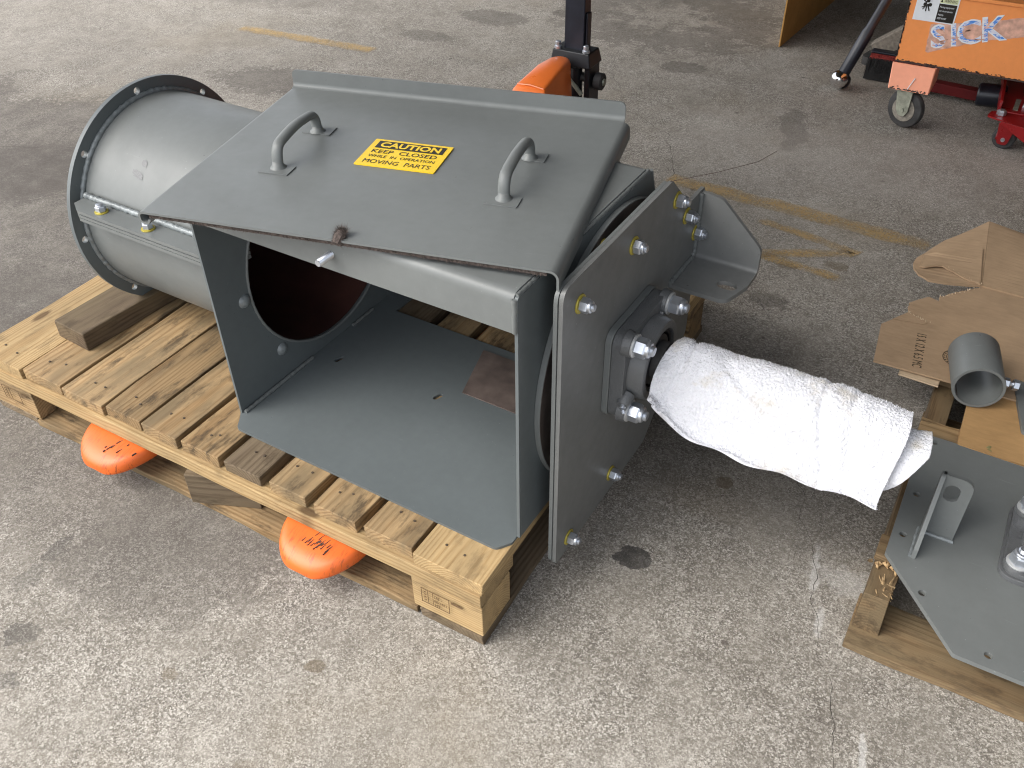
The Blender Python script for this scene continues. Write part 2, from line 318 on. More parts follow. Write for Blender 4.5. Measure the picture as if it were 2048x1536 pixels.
# ------------------------------------------------------------------ mesh helpers
class MB:
    def __init__(s): s.v = []; s.f = []
    def add(s, verts, faces):
        o = len(s.v); s.v += [tuple(x) for x in verts]; s.f += [tuple(i+o for i in f) for f in faces]; return s
    def box(s, x0, x1, y0, y1, z0, z1):
        return s.add([(x0,y0,z0),(x1,y0,z0),(x1,y1,z0),(x0,y1,z0),(x0,y0,z1),(x1,y0,z1),(x1,y1,z1),(x0,y1,z1)],
                     [(0,3,2,1),(4,5,6,7),(0,1,5,4),(1,2,6,5),(2,3,7,6),(3,0,4,7)])
    def hexa(s, bot, top):
        return s.add(list(bot)+list(top), [(0,3,2,1),(4,5,6,7),(0,1,5,4),(1,2,6,5),(2,3,7,6),(3,0,4,7)])
    def rings(s, rs, closed=True, cap0=True, cap1=True):
        n = len(rs[0]); o = len(s.v)
        for r in rs: s.v += [tuple(p) for p in r]
        for i in range(len(rs)-1):
            for j in range(n if closed else n-1):
                a = o+i*n+j; b2 = o+i*n+(j+1) % n
                s.f.append((a, b2, b2+n, a+n))
        if cap0: s.f.append(tuple(o+j for j in reversed(range(n))))
        if cap1: s.f.append(tuple(o+(len(rs)-1)*n+j for j in range(n)))
        return s
    def cyl(s, p0, p1, r0, r1=None, n=24, cap0=True, cap1=True, rot=0.0):
        return s.lathe(p0, p1, [(r0, 0.0), (r0 if r1 is None else r1, 1.0)], n, cap0, cap1, rot)
    def lathe(s, p0, p1, prof, n=24, cap0=True, cap1=True, rot=0.0):
        p0 = Vector(p0); p1 = Vector(p1); ax = (p1-p0); q = ax.to_track_quat('Z', 'Y').to_matrix(); ex, ey = q.col[0], q.col[1]
        rs = [[p0+ax*t+ex*(r*math.cos(2*math.pi*k/n+rot))+ey*(r*math.sin(2*math.pi*k/n+rot)) for k in range(n)] for r, t in prof]
        return s.rings(rs, True, cap0, cap1)
    def tube(s, pts, r, n=10, cap=True, flat=None, up=(0, 0, 1)):
        pts = [Vector(p) for p in pts]; rs = []; last = None
        for i, p in enumerate(pts):
            t = (pts[min(i+1, len(pts)-1)]-pts[max(i-1, 0)]).normalized()
            u = Vector(up); ex = t.cross(u)
            if ex.length < 1e-4: ex = t.cross(Vector((1, 0, 0)))
            if last is not None:
                q_ = last-t*last.dot(t)
                if q_.length > 1e-5: ex = q_
            ex.normalize(); ey = ex.cross(t); last = ex.copy()
            rr = r[i] if isinstance(r, (list, tuple)) else r
            a, b2 = (rr, rr) if flat is None else (rr*flat[0], rr*flat[1])
            rs.append([p+ex*(a*math.cos(2*math.pi*k/n))+ey*(b2*math.sin(2*math.pi*k/n)) for k in range(n)])
        return s.rings(rs, True, cap, cap)
    def prism(s, loops, org, ex, ey, th):
        """flat plate: outline + holes (2-D loops), thickness th along ex x ey"""
        org = Vector(org); ex = Vector(ex).normalized(); ey = Vector(ey).normalized(); nz = ex.cross(ey)
        lp = [[Vector((p[0], p[1], 0)) for p in l] for l in loops]
        flat = [p for l in lp for p in l]; tris = tessellate_polygon(lp); o = len(s.v); n = len(flat)
        W3 = [org+ex*p.x+ey*p.y for p in flat]
        s.v += [tuple(p) for p in W3]+[tuple(p+nz*th) for p in W3]
        for t in tris:
            a, b2, c = t
            if (flat[b2]-flat[a]).cross(flat[c]-flat[a]).z < 0: a, b2, c = a, c, b2
            s.f.append((o+n+a, o+n+b2, o+n+c)); s.f.append((o+a, o+c, o+b2))
        k = 0
        for li, l in enumerate(lp):
            m = len(l); area = sum(l[i].x*l[(i+1) % m].y-l[(i+1) % m].x*l[i].y for i in range(m))
            fl = (area > 0) == (li == 0)
            for i in range(m):
                a, b2 = o+k+i, o+k+(i+1) % m
                s.f.append((a, b2, b2+n, a+n) if fl else (a, a+n, b2+n, b2))
            k += m
        return s
    def sheet(s, prof, th, org, e1, e2, along, length):
        """bent sheet: 2-D centre line prof in (e1,e2), extruded along vector by length"""
        P = [Vector((a, b2, 0)) for a, b2 in prof]; up_, dn = [], []
        for i in range(len(P)):
            t = (P[min(i+1, len(P)-1)]-P[max(i-1, 0)]).normalized(); nn = Vector((-t.y, t.x, 0))
            up_.append(P[i]+nn*th/2); dn.append(P[i]-nn*th/2)
        poly = up_+dn[::-1]; org = Vector(org); e1 = Vector(e1); e2 = Vector(e2); al = Vector(along)*length
        A = [org+e1*p.x+e2*p.y for p in poly]; n = len(P); o = len(s.v); m = 2*n
        s.v += [tuple(p) for p in A]+[tuple(p+al) for p in A]
        for i in range(m): s.f.append((o+i, o+(i+1) % m, o+m+(i+1) % m, o+m+i))
        for i in range(n-1):
            q = (o+i, o+i+1, o+m-2-i, o+m-1-i); s.f.append(q); s.f.append(tuple(x+m for x in reversed(q)))
        return s
    def build(s, name, mat, parent=None, bev=0.0, seg=2, ang=35, loc=None, rot=None, mtx=None, smooth=True):
        me = bpy.data.meshes.new(name); me.from_pydata(s.v, [], s.f); me.update()
        bm = bmesh.new(); bm.from_mesh(me); bmesh.ops.recalc_face_normals(bm, faces=bm.faces); bm.to_mesh(me); bm.free()
        me.materials.append(MAT[mat] if isinstance(mat, str) else mat)
        if smooth:
            me.shade_smooth(); me.set_sharp_from_angle(angle=R(ang))
        o = bpy.data.objects.new(name, me); COL.objects.link(o)
        if bev > 0:
            md = o.modifiers.new('bevel', 'BEVEL'); md.width = bev; md.segments = seg; md.limit_method = 'ANGLE'; md.angle_limit = R(40); md.harden_normals = True
        if parent is not None: o.parent = parent
        if mtx is not None: o.matrix_local = mtx
        if loc is not None: o.location = loc
        if rot is not None: o.rotation_euler = rot
        return o
def tag(o, label, cat, group=None):
    o['label'] = label; o['category'] = cat
    if group: o['group'] = group
    return o
def thing(name, label, cat, loc=(0, 0, 0), rotz=0.0, group=None, mtx=None):
    o = bpy.data.objects.new(name, None); COL.objects.link(o); o.empty_display_size = 0.05
    if mtx is not None: o.matrix_world = mtx
    else: o.location = loc; o.rotation_euler = (0, 0, rotz)
    return tag(o, label, cat, group)
def struct(o): o['kind'] = 'structure'; return o
def copy_tree(o, parent=None):
    c = o.copy(); COL.objects.link(c)
    if parent is not None: c.parent = parent
    for ch in list(o.children): copy_tree(ch, c)
    return c
def arc(cx, cy, r, a0, a1, n=6):
    return [(cx+r*math.cos(R(a0+(a1-a0)*i/n)), cy+r*math.sin(R(a0+(a1-a0)*i/n))) for i in range(n+1)]
def circ(cx, cy, r, n=16): return [(cx+r*math.cos(2*math.pi*i/n), cy+r*math.sin(2*math.pi*i/n)) for i in range(n)]
def slot(cx, cy, a, b, ang=0.0, n=8):
    """obround hole, half length a, radius b"""
    p = arc(a, 0, b, -90, 90, n)+arc(-a, 0, b, 90, 270, n); c_, s_ = math.cos(ang), math.sin(ang)
    return [(cx+x*c_-y*s_, cy+x*s_+y*c_) for x, y in p]
def rrect(x0, x1, y0, y1, r, n=5):
    return arc(x1-r, y0+r, r, -90, 0, n)+arc(x1-r, y1-r, r, 0, 90, n)+arc(x0+r, y1-r, r, 90, 180, n)+arc(x0+r, y0+r, r, 180, 270, n)
def rounded(poly, rads, n=5):
    """round the corners of a polygon"""
    out = []; m = len(poly)
    for i in range(m):
        p = Vector(poly[i]); a = Vector(poly[i-1]); b2 = Vector(poly[(i+1) % m]); r = rads[i] if isinstance(rads, (list, tuple)) else rads
        if r <= 0: out.append(tuple(p)); continue
        d1 = (a-p).normalized(); d2 = (b2-p).normalized(); an = d1.angle(d2); t = min(r/math.tan(an/2), 0.49*min((a-p).length, (b2-p).length))
        s_, e_ = p+d1*t, p+d2*t
        for k in range(n+1):
            q = k/n; out.append(tuple(s_*(1-q)**2+p*(2*q*(1-q))+e_*q*q))
    return out
def bend(p0, corners, p1, r, n=6):
    """polyline with rounded corners in 2-D"""
    pts = [Vector(p0)]+[Vector(c) for c in corners]+[Vector(p1)]; out = [tuple(pts[0])]
    for i in range(1, len(pts)-1):
        d1 = (pts[i-1]-pts[i]).normalized(); d2 = (pts[i+1]-pts[i]).normalized()
        for k in range(n+1):
            q = k/n; a = pts[i]+d1*r; b2 = pts[i]+d2*r
            out.append(tuple(a*(1-q)**2+pts[i]*(2*q*(1-q))+b2*q*q))
    out.append(tuple(pts[-1])); return out
def bead(path, r, seed=0, step=0.003, wob=0.16):
    """weld bead along a 3-D path: resampled, rippled tube"""
    P = [Vector(p) for p in path]; pts = []
    for a, b2 in zip(P, P[1:]):
        k = max(1, int((b2-a).length/step))
        pts += [a.lerp(b2, i/k) for i in range(k)]
    pts.append(P[-1]); rr = []
    for i, p in enumerate(pts):
        nz = noise.noise(Vector((i*0.33, seed*3.1, 0))); rr.append(max(r*0.4, r*(1+wob*nz+wob*0.5*math.sin(i*1.3))))
        pts[i] = p+Vector((noise.noise(Vector((i*.5, seed, 1))), noise.noise(Vector((i*.5, seed, 2))), noise.noise(Vector((i*.5, seed, 3)))))*r*0.25
    return MB().tube(pts, rr, 8)
def text(s, size, mat, parent, name, loc, rot=(0, 0, 0), width=None, bold=0.0, th=0.0004, align='LEFT', sx=1.0, mtx=None):
    cu = bpy.data.curves.new(name, 'FONT'); cu.body = s; cu.size = size; cu.align_x = align; cu.offset = bold; cu.extrude = th; cu.resolution_u = 3
    t = bpy.data.objects.new('tmp', cu); COL.objects.link(t)
    dg = bpy.context.evaluated_depsgraph_get(); me = bpy.data.meshes.new_from_object(t.evaluated_get(dg))
    COL.objects.unlink(t); bpy.data.objects.remove(t)
    if width:
        xs = [v.co.x for v in me.vertices]; k = width/(max(xs)-min(xs)); x0 = min(xs)
        for v in me.vertices: v.co.x = (v.co.x-x0)*k
    elif sx != 1.0:
        for v in me.vertices: v.co.x *= sx
    me.materials.clear(); me.materials.append(MAT[mat]); me.name = name
    o = bpy.data.objects.new(name, me); COL.objects.link(o); o.parent = parent
    if mtx is not None: o.matrix_local = mtx
    else: o.location = loc; o.rotation_euler = rot
    return o

# ------------------------------------------------------------------ setting
g = MB()
GX = [-400, -40, -8, -4, 0, 4, 8, 40, 400]
vs = [(x, y, 0) for y in GX for x in GX]; n = len(GX)
g.add(vs, [(j*n+i, j*n+i+1, (j+1)*n+i+1, (j+1)*n+i) for j in range(n-1) for i in range(n-1)])
struct(g.build('ground', 'concrete'))
# roof and walls out of the picture, added to shade the back of the floor
struct(MB().box(-3.6, 9, -.9, 7.5, 3.0, 3.15).build('unseen_shade_roof', 'roofing'))
struct(MB().box(-3.6, 9, 6.3, 6.5, 0.004, 3.0).build('unseen_back_wall', 'wallm'))
struct(MB().box(1.75, 1.95, -.4, 6.3, 0.004, 3.0).build('unseen_side_wall', 'wallm'))

def stroke(name, pts, w, seed, ends=0.12):
    """worn painted stroke laid on the ground, frayed toward its edges"""
    P = [Vector(p) for p in pts]; S = []
    for a, b2 in zip(P, P[1:]):
        k = max(2, int((b2-a).length/0.03)); S += [a.lerp(b2, i/k) for i in range(k)]
    S.append(P[-1]); V = []; F = []; wear = []; T = [0]
    for a, b2 in zip(S, S[1:]): T.append(T[-1]+(b2-a).length)
    for i, p in enumerate(S):
        t = (S[min(i+1, len(S)-1)]-S[max(i-1, 0)]).normalized(); nn = Vector((-t.y, t.x))
        jw = w*(1+0.25*noise.noise(Vector((i*.4, seed, 0))))
        for j, q in enumerate((-0.62, -0.4, 0, 0.4, 0.62)):
            pp = p+nn*jw*q; V.append((pp.x, pp.y, 0))
            e = min(T[i], T[-1]-T[i])/ends
            wear.append(max((1.0, 0.35, 0.1, 0.35, 1.0)[j], 1-min(1, e)))
    for i in range(len(S)-1):
        for j in range(4): F.append((i*5+j, i*5+j+1, i*5+j+6, i*5+j+5))
    mb = MB().add(V, F); o = mb.build(name, 'line'); o.location = (0, 0, 0.0015+0.0004*seed)
    at = o.data.attributes.new('wear', 'FLOAT', 'POINT'); at.data.foreach_set('value', wear)
    return struct(o)
stroke('yellow_floor_line', [(-.395, 1.712), (0, 1.70), (.42, 1.678)], .075, 1, .03)
stroke('yellow_floor_line', [(-2.53, 2.12), (-1.83, 2.17)], .07, 2, .03)
stroke('yellow_floor_letter', [(-.07, 1.598), (.07, 1.578), (.235, 1.545), (.20, 1.525), (.02, 1.43), (.0, 1.417), (.25, 1.40)], .042, 4, .02)
def crack(pts, w, seed):
    P = [Vector(p) for p in pts]; S = []
    for a, b2 in zip(P, P[1:]):
        k = max(2, int((b2-a).length/0.012)); S += [a.lerp(b2, i/k) for i in range(k)]
    S.append(P[-1]); V = []; F = []
    for i, p in enumerate(S):
        j = Vector((noise.noise(Vector((i*.21, seed, 0))), noise.noise(Vector((i*.21, seed, 7)))))*0.018+Vector((noise.noise(Vector((i*.9, seed, 0))), noise.noise(Vector((i*.9, seed, 7)))))*0.006
        ww = w*0.62*(0.35+1.3*abs(noise.noise(Vector((i*.35, seed, 3)))))
        t = (S[min(i+1, len(S)-1)]-S[max(i-1, 0)]).normalized(); nn = Vector((-t.y, t.x)); q = p+j
        V += [(q.x-nn.x*ww/2, q.y-nn.y*ww/2, 0), (q.x+nn.x*ww/2, q.y+nn.y*ww/2, 0)]
        if i: F.append((2*i-2, 2*i-1, 2*i+1, 2*i))
    o = MB().add(V, F).build('ground_crack', 'crack', smooth=False); o.location = (0, 0, 0.0006); struct(o)
crack([(-.20, 1.52), (-.02, 1.33), (.07, 1.22), (.165, 1.09), (.26, .85), (.36, .60), (.42, .47), (.445, .41), (.475, .30), (.52, .215), (.545, .15), (.565, .07), (.58, -.1)], .0022, 1)
crack([(-.95, 2.55), (-.90, 2.42), (-.80, 2.28), (-.72, 2.13), (-.62, 2.08), (-.50, 2.0), (-.42, 1.85), (-.36, 1.72), (-.30, 1.62), (-.2, 1.52)], .0035, 2)
crack([(-.95, 2.55), (-.8, 2.62), (-.6, 2.78), (-.42, 2.95)], .004, 3)
crack([(-2.9, .75), (-2.5, .82), (-2.25, .93)], .004, 4)
crack([(-.25, -.2), (-.2, -.16), (-.17, -.12)], .0015, 5)

# ------------------------------------------------------------------ pallets
H = 0.1553
def board(name, mat, parent, x0, x1, y0, y1, z0, z1, along='x', seed=0, jit=0.0015, nails=(), bev=0.0018):
    """one timber piece: own object, long axis = local X, slightly uneven edges"""
    cx, cy, cz = (x0+x1)/2, (y0+y1)/2, (z0+z1)/2
    ln, wd, th = ((x1-x0), (y1-y0), z1-z0) if along == 'x' else ((y1-y0), (x1-x0), z1-z0)
    rs = []; k = max(2, int(ln/0.08))
    rg = random.Random(seed*13+5)
    for i in range(k+1):
        x = -ln/2+ln*i/k; j = lambda: rg.uniform(-jit, jit)
        e = rg.uniform(-jit, jit)*(1.5 if i in (0, k) else 0)
        rs.append([(x+e, -wd/2+j(), -th/2), (x+e, wd/2+j(), -th/2), (x+e, wd/2+j(), th/2+j()*.5), (x+e, -wd/2+j(), th/2+j()*.5)])
    o = MB().rings(rs).build(name, mat, parent, bev, 1)
    o.location = (cx, cy, cz); o.rotation_euler = (0, 0, 0 if along == 'x' else math.pi/2)
    if nails:
        mb = MB()
        for nx, ny in nails:
            lx, ly = (nx-cx, ny-cy) if along == 'x' else ((ny-cy), -(nx-cx))
            mb.lathe((lx, ly, th/2+.0002), (lx, ly, th/2+0.0016), [(0.0030*rnd.uniform(.7, 1.15), 0), (0.0024, 1.0)], 6)
        mb.build('nail_head', 'nail', o, smooth=False)
    return o
pal = thing('wooden_pallet', 'large pine block pallet carrying the grey conveyor housing, lifted on orange forks', 'pallet', (0, 0, 0), 0.0, 'pine pallets on the floor')
edges = [(-1.255, -1.110), (-1.1085, -.993), (-.987, -.873), (-.867, -.773), (-.765, -.674), (-.664, -.570), (-.557, -.468), (-.449, -.364), (-.346, -.252), (-.236, -.137), (-.132, .001)]
mats = ['woodlight', 'wood', 'wood', 'wood', 'wood', 'wood', 'woodgrey', 'wood', 'wood', 'wood', 'woodlight']
DT = .026; ST = .032; BT = .020
for i, (a, b2) in enumerate(edges):
    y0 = 0.012+rnd.uniform(-.006, .006) if 0 < i < 10 else 0.003
    nl = [(a+(b2-a)*.35+rnd.uniform(-.01, .01), y0+.05+rnd.uniform(-.01, .01)), (a+(b2-a)*.62+rnd.uniform(-.01, .01), y0+.045+rnd.uniform(-.01, .01))]
    nl += [(a+(b2-a)*.4, .5), (a+(b2-a)*.62, .51)]
    board('deck_board', mats[i], pal, a, b2, y0, 1.016, H-DT, H-rnd.uniform(0, .0012), 'y', i, .0022, nl)
for i, y in enumerate((0.0, .455, .905)):
    board('stringer_board', 'woodlight' if i == 0 else 'wood', pal, -1.25, 0, y, y+.105, H-DT-ST, H-DT-.0006, 'x', 20+i, .001)
zb0, zb1 = BT, H-DT-ST
for yi, y in enumerate((0.0, .455, .905)):
    for xi, (x0, x1) in enumerate(((-1.25, -1.105), (-.69, -.55), (-.14, 0.0))):
        m_ = 'woodlight' if (xi, yi) == (2, 0) else ('woodgrey' if xi == 1 else 'wood')
        o = board('block', m_, pal, x0, x1, y+.002, y+.092, zb0+.0006, zb1-.0006, 'x', 30+3*yi+xi, .001)
        if xi == 1 and yi == 0: o.rotation_euler = (0, 0, R(22)); o.location.y += .006; o.location.x += .02
for i, (x0, x1) in enumerate(((-1.25, -1.125), (-.125, 0.0))):
    board('bottom_board', 'woodgrey', pal, x0, x1, 0.0, 1.016, 0.001, BT, 'y', 50+i, .0025)
for i, y in enumerate((0.0, .46, .90)):
    board('bottom_board', 'wood', pal, -1.120, -.130, y, y+.12, 0.001, BT, 'x', 55+i, .0025)
# burnt stamp on the near corner block
def stampbars(parent, y, x0, z0, k):
    mb = MB(); t = .0006
    def bar(a, b2, c, d): mb.box(a, b2, y-t, y, c, d)
    bar(x0, x0+.0012, z0, z0+.036); bar(x0, x0+.056, z0+.035, z0+.036); bar(x0, x0+.055, z0, z0+.0011)
    bar(x0+.055, x0+.0562, z0, z0+.036); bar(x0+.013, x0+.014, z0+.003, z0+.033); bar(x0+.023, x0+.0238, z0+.004, z0+.034)
    for i in range(4): bar(x0+.006, x0+.010, z0+.007+i*.007, z0+.0085+i*.007)
    bar(x0+.060, x0+.082, z0+.029, z0+.034)
    return mb.build('burnt_stamp', 'stamp', parent, smooth=False)
stampbars(pal, -.0012, -.118, .047, 0)
for s_, x_, z_, sz in (('US -', -.093, .069, .010), ('06-1901', -.093, .059, .008), ('HT', -.092, .049, .009)):
    text(s_, sz, 'stamp', pal, 'stamp_lettering', (x_, -.0014, z_), (math.pi/2, 0, 0), th=.0002)
stampbars(pal, -.0012, -1.20, .050, 0)

pal2 = thing('wooden_pallet', 'weathered broken pallet at the right edge under grey plates and cardboard', 'pallet', (0.523, .30, 0), 0.0, 'pine pallets on the floor')
p2 = lambda nm, m_, x0, x1, y0, y1, z0, z1, al, sd_, **k: board(nm, m_, pal2, x0-.523, x1-.523, y0-.30, y1-.30, z0, z1, al, sd_, .003, **k)
p2('bottom_board', 'woodbrown', .523, 1.60, .292, .402, .001, .018, 'x', 71)
p2('bottom_board', 'woodbrown', .523, 1.60, .85, .95, .001, .018, 'x', 72)
p2('stringer', 'woodbrown', .526, .566, .33, 1.25, .0186, .108, 'y', 73)
p2('stringer', 'woodbrown', 1.05, 1.09, .33, 1.25, .0186, .108, 'y', 74)
for i, (y0, y1, x1) in enumerate(((.40, .455, 1.6), (.62, .70, 1.6), (.70, .79, .62), (.93, 1.02, 1.6), (1.10, 1.2, 1.6))):
    p2('deck_board', 'woodbrown' if i != 2 else 'wood', .522, x1, y0, y1, .1086, .126, 'x', 75+i, nails=((.545, (y0+y1)/2), (.548, (y0+y1)/2+.02)))
# splintered remains of a missing deck board on the stringer end
sp = MB()
for i in range(16):
    a = rnd.uniform(0, 6.28); x, y = .556-.523+rnd.uniform(-.012, .010), .352-.30+rnd.uniform(-.02, .015)
    l_ = rnd.uniform(.008, .018); d_ = Vector((math.cos(a)*.5, math.sin(a)*.8, rnd.uniform(.0, .9))).normalized()
    sp.lathe((x, y, .106), (x+d_.x*l_, y+d_.y*l_, .106+d_.z*l_), [(.0028, 0), (.0005, 1)], 4)
sp.build('splinter', 'wood', pal2, smooth=False)
sp = MB()
for i in range(14):
    x, y = rnd.uniform(-.005, .06), .395-.30+rnd.uniform(-.01, .008)
    sp.lathe((x, y, .115), (x+rnd.uniform(-.008, .008), y-rnd.uniform(.006, .014), .115+rnd.uniform(-.006, .006)), [(.0045, 0), (.001, 1)], 4)
sp.build('splinter', 'wood', pal2, smooth=False)

# loose timber under the inlet flange
wb = thing('timber_offcut', 'short dark weathered timber offcut lying on the pallet deck beside the round flange', 'wood block', (-1.114, .223, H+.0225), 0.0)
o = board('timber', 'wooddark', wb, -.165, .165, -.05, .05, -.0215, .0225, 'x', 91, .002, bev=.003)
wb.matrix_world = Matrix.Translation((-1.093, .232, H+.0225)) @ Matrix.Rotation(R(78), 4, 'Z')
wb.matrix_world = Matrix.Translation((-1.070, .283, H+.0215)) @ Matrix.Rotation(R(86), 4, 'Z')

# ------------------------------------------------------------------ conveyor housing (local frame u, v, z)
PHI = -0.0193; O = Vector((.0027, .1115, H+.006))
hs_ = thing('conveyor_housing', 'grey painted screw conveyor end housing with open hood, round tube and bearing plate', 'conveyor part', O, PHI)
W, ZS, ZT = .6115, .4181, .4801
AX = Vector((0, .287, .230))
# --- hood
prof = bend((0, ZS), [(0, ZT), (.418, ZT)], (.60, .02), .014, 7)
MB().sheet(prof, .0045, (-W-.0005, 0, 0), (0, 1, 0), (0, 0, 1), (1, 0, 0), W+.001).build('hood_sheet', 'grey', hs_, .0008, 1, 50)
def side_loop(z1):
    return [(0.0, 0), (.60, 0), (.60, .02), (.421, z1), (0.0, z1)]
MB().prism([rounded(side_loop(ZT-.004), [0, 0, 0, .01, .008]), circ(.287, .230, .2040, 96)], (-W-.0055, 0, 0), (0, 1, 0), (0, 0, 1), .005).build('left_panel', 'grey_shaded', hs_, .0006, 1)
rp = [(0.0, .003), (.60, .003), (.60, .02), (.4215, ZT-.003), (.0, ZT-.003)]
MB().prism([rounded(rp, [0, 0, 0, .012, .006]), circ(.287, .230, .10, 48)], (.0007, 0, 0), (0, 1, 0), (0, 0, 1), .0055).build('right_panel', 'grey_shaded', hs_, .0006, 1)
fl_loop = rounded([(-W+.02, -.036), (-.018, -.036), (-.0015, -.012), (-.0015, .60), (-W-.0055, .60), (-W-.0055, .0), (-W+.003, -.010)], [.014, .014, .006, 0, 0, 0, .004])
cut = [(-.562, .423), (-.045, .423), (-.045, .585), (-.562, .585)]
MB().prism([fl_loop, cut, slot(-.579+.02, .225, .006, .005, R(70)), slot(-.316, .230, .006, .005, R(70))], (0, 0, -.0055), (1, 0, 0), (0, 1, 0), .0052).build('floor_plate', 'grey_shaded', hs_)
# weld beads
def W3(name, path, r, sd_, m_='weld'): return bead(path, r, sd_).build(name, m_, hs_, ang=80)
W3('weld_bead', [(-W+.004, .004, .002), (-W+.004, .20, .002)], .004, 1, 'grey')
W3('weld_bead', [(-W+.004, .33, .002), (-W+.004, .40, .002)], .0035, 2, 'grey')
W3('weld_bead', [(.002, .004, ZT-.003), (.002, .418, ZT-.003)], .0036, 3, 'grey')
bead([(.0015, -.0005, ZT-.006), (.0015, -.0008, ZS+.002)], .0042, 4, .006, .04).build('weld_bead', 'grey', hs_, ang=80)
W3('weld_bead', [(.0045, .424, ZT-.004), (.0045, .52, .236)], .003, 5, 'grey')
for v_, z_ in ((.066, .22), (.129, .07)):
    s_ = MB().lathe((-W, v_, z_), (-W+.008, v_, z_), [(.0135, 0), (.012, .4), (.007, .85), (.002, 1)], 14); s_.build('weld_spot', 'weld', hs_, ang=80)
# threaded stud on the skirt
st = MB(); prof_ = []
for i in range(14): prof_ += [(.0062, i/14), (.0054, (i+.5)/14)]
st.lathe((-.312, -.002, .4475), (-.312, -.032, .4475), prof_+[(.0050, 1)], 14); st.build('threaded_stud', 'zinc', hs_, ang=25)
# --- inlet tube, left
UF = 1.0515
n = 96
tb = MB(); Rt = .2085
tb.lathe((-UF+.010, AX.y, AX.z), (-W-.006, AX.y, AX.z), [(Rt-.005, 0), (Rt, 0), (Rt, 1), (Rt-.005, 1)], n, False, False)
tb.build('tube_shell', 'grey', hs_, ang=60)
MB().lathe((-UF+.008, AX.y, AX.z), (-W-.0065, AX.y, AX.z), [(Rt-.0055, 0), (Rt-.0055, 1)], n, False, False).build('tube_lining', 'redoxide', hs_, ang=60)
HOLE0 = 2.5
lp = [circ(AX.y, AX.z, .2375, 96), circ(AX.y, AX.z, .196, 72)]
for k in range(8):
    a = R(HOLE0+45*k); lp.append(circ(AX.y+.2215*math.cos(a), AX.z+.2215*math.sin(a), .0072, 14))
MB().prism(lp, (-UF, 0, 0), (0, 1, 0), (0, 0, 1), .010).build('inlet_flange', 'grey_shaded', hs_, .0008, 1)
def ringpath(u, r, a0=0, a1=360, k=120):
    return [(u, AX.y+r*math.cos(R(a0+(a1-a0)*i/k)), AX.z+r*math.sin(R(a0+(a1-a0)*i/k))) for i in range(k+1)]
W3('weld_bead', ringpath(-UF+.012, Rt+.002, 0, 360, 200), .0055, 6)
W3('weld_bead', ringpath(-W+.0005, .2045, 0, 360, 160), .0028, 7, 'grey')
MB().lathe((-UF+.02, AX.y, AX.z), (-UF+.024, AX.y, AX.z), [(.2025, 0), (.2025, 1)], 64).build('light_block_disc', 'redoxide', hs_)  # disc added across the far tube end to keep the inside dark
for a_, u_, l_, w_ in ((138.5, -.905, .030, .007), (132, -.898, .014, .007), (172, -.90, .016, .005)):
    mb = MB(); rr_ = Rt+.0006
    pts = [(u_+l_*(i/7-.5), w_*(.4+.6*math.sin(math.pi*(i+.6)/8.2))*rnd.uniform(.7, 1.2)) for i in range(8)]
    f_ = lambda uu, dd: (uu, AX.y+rr_*math.cos(R(a_)+dd/Rt+(uu-u_)*1.2), AX.z+rr_*math.sin(R(a_)+dd/Rt+(uu-u_)*1.2))
    mb.rings([[f_(uu, -ww), f_(uu, 0), f_(uu, ww)] for uu, ww in pts], False, False, False)
    mb.build('scuff_mark', 'cast', hs_)
# split flanges along the tube side with bolts
sa = R(161)                        # angle of the split line on the front side of the tube
c_, s_ = math.cos(sa), math.sin(sa)
base_v, base_z = AX.y+Rt*c_, AX.z+Rt*s_
for k, dz in enumerate((.006, -.002, -.010)):
    poly = rounded([(-UF+.026, base_v+.02), (-UF+.026, base_v-.03), (-UF+.055, base_v-.047), (-W-.006, base_v-.047), (-W-.006, base_v+.02)], [0, .004, .006, 0, 0])
    MB().prism([poly], (0, 0, base_z+dz-.001), (1, 0, 0), (0, 1, 0), .0065 if k != 1 else .0055).build('clamp_strip', 'grey', hs_, .0008, 1)
W3('weld_bead', [(-UF+.03, base_v-.003, base_z+.016), (-W-.008, base_v-.003, base_z+.016)], .006, 8)

def nut_into(parent, p, d, r, name='hex_bolt', ws='yellowzinc', wr=1.48, dome=True, stub=True):
    """washer, hex nut and thread stub at p, pointing along d: a part with sub-parts"""
    p = Vector(p); d = Vector(d).normalized(); h = r*1.25
    wsh = .0022 if ws == 'yellowzinc' else r*.25
    rot = rnd.uniform(0, 1)
    nb = MB().lathe(p+d*wsh, p+d*(wsh+h), [(r*1.02, 0), (r*1.155, .10), (r*1.155, .86), (r*1.06, 1.0)], 6, True, True, rot)
    nb.lathe(p+d*(wsh+h), p+d*(wsh+h*1.35), [(r*.93, 0), (r*.92, .6), (r*.84, .9), (r*.74, 1)], 16)
    o_ = nb.build(name, 'zinc', parent, ang=25)
    if ws == 'yellowzinc':
        MB().lathe(p, p+d*wsh, [(r*.9, -.0), (r*wr*.98, 0), (r*wr, .5), (r*wr*.96, 1.0), (r*.95, 1)], 24).build('washer', 'yellowzinc', o_, ang=40)
    else:
        MB().lathe(p, p+d*wsh, [(r*wr*.98, 0), (r*wr, .3), (r*wr, .8), (r*wr*.95, 1.0)], 24).build('washer', ws, o_, ang=40)
    if stub:
        pr_ = []
        for i in range(4): pr_ += [(r*.60, i/4), (r*.54, (i+.5)/4)]
        MB().lathe(p+d*(wsh+h*1.33), p+d*(wsh+h*1.33+r*.42), pr_+[(r*.5, 1)], 12).build('bolt_thread', 'zinc', o_, ang=25)
    return o_
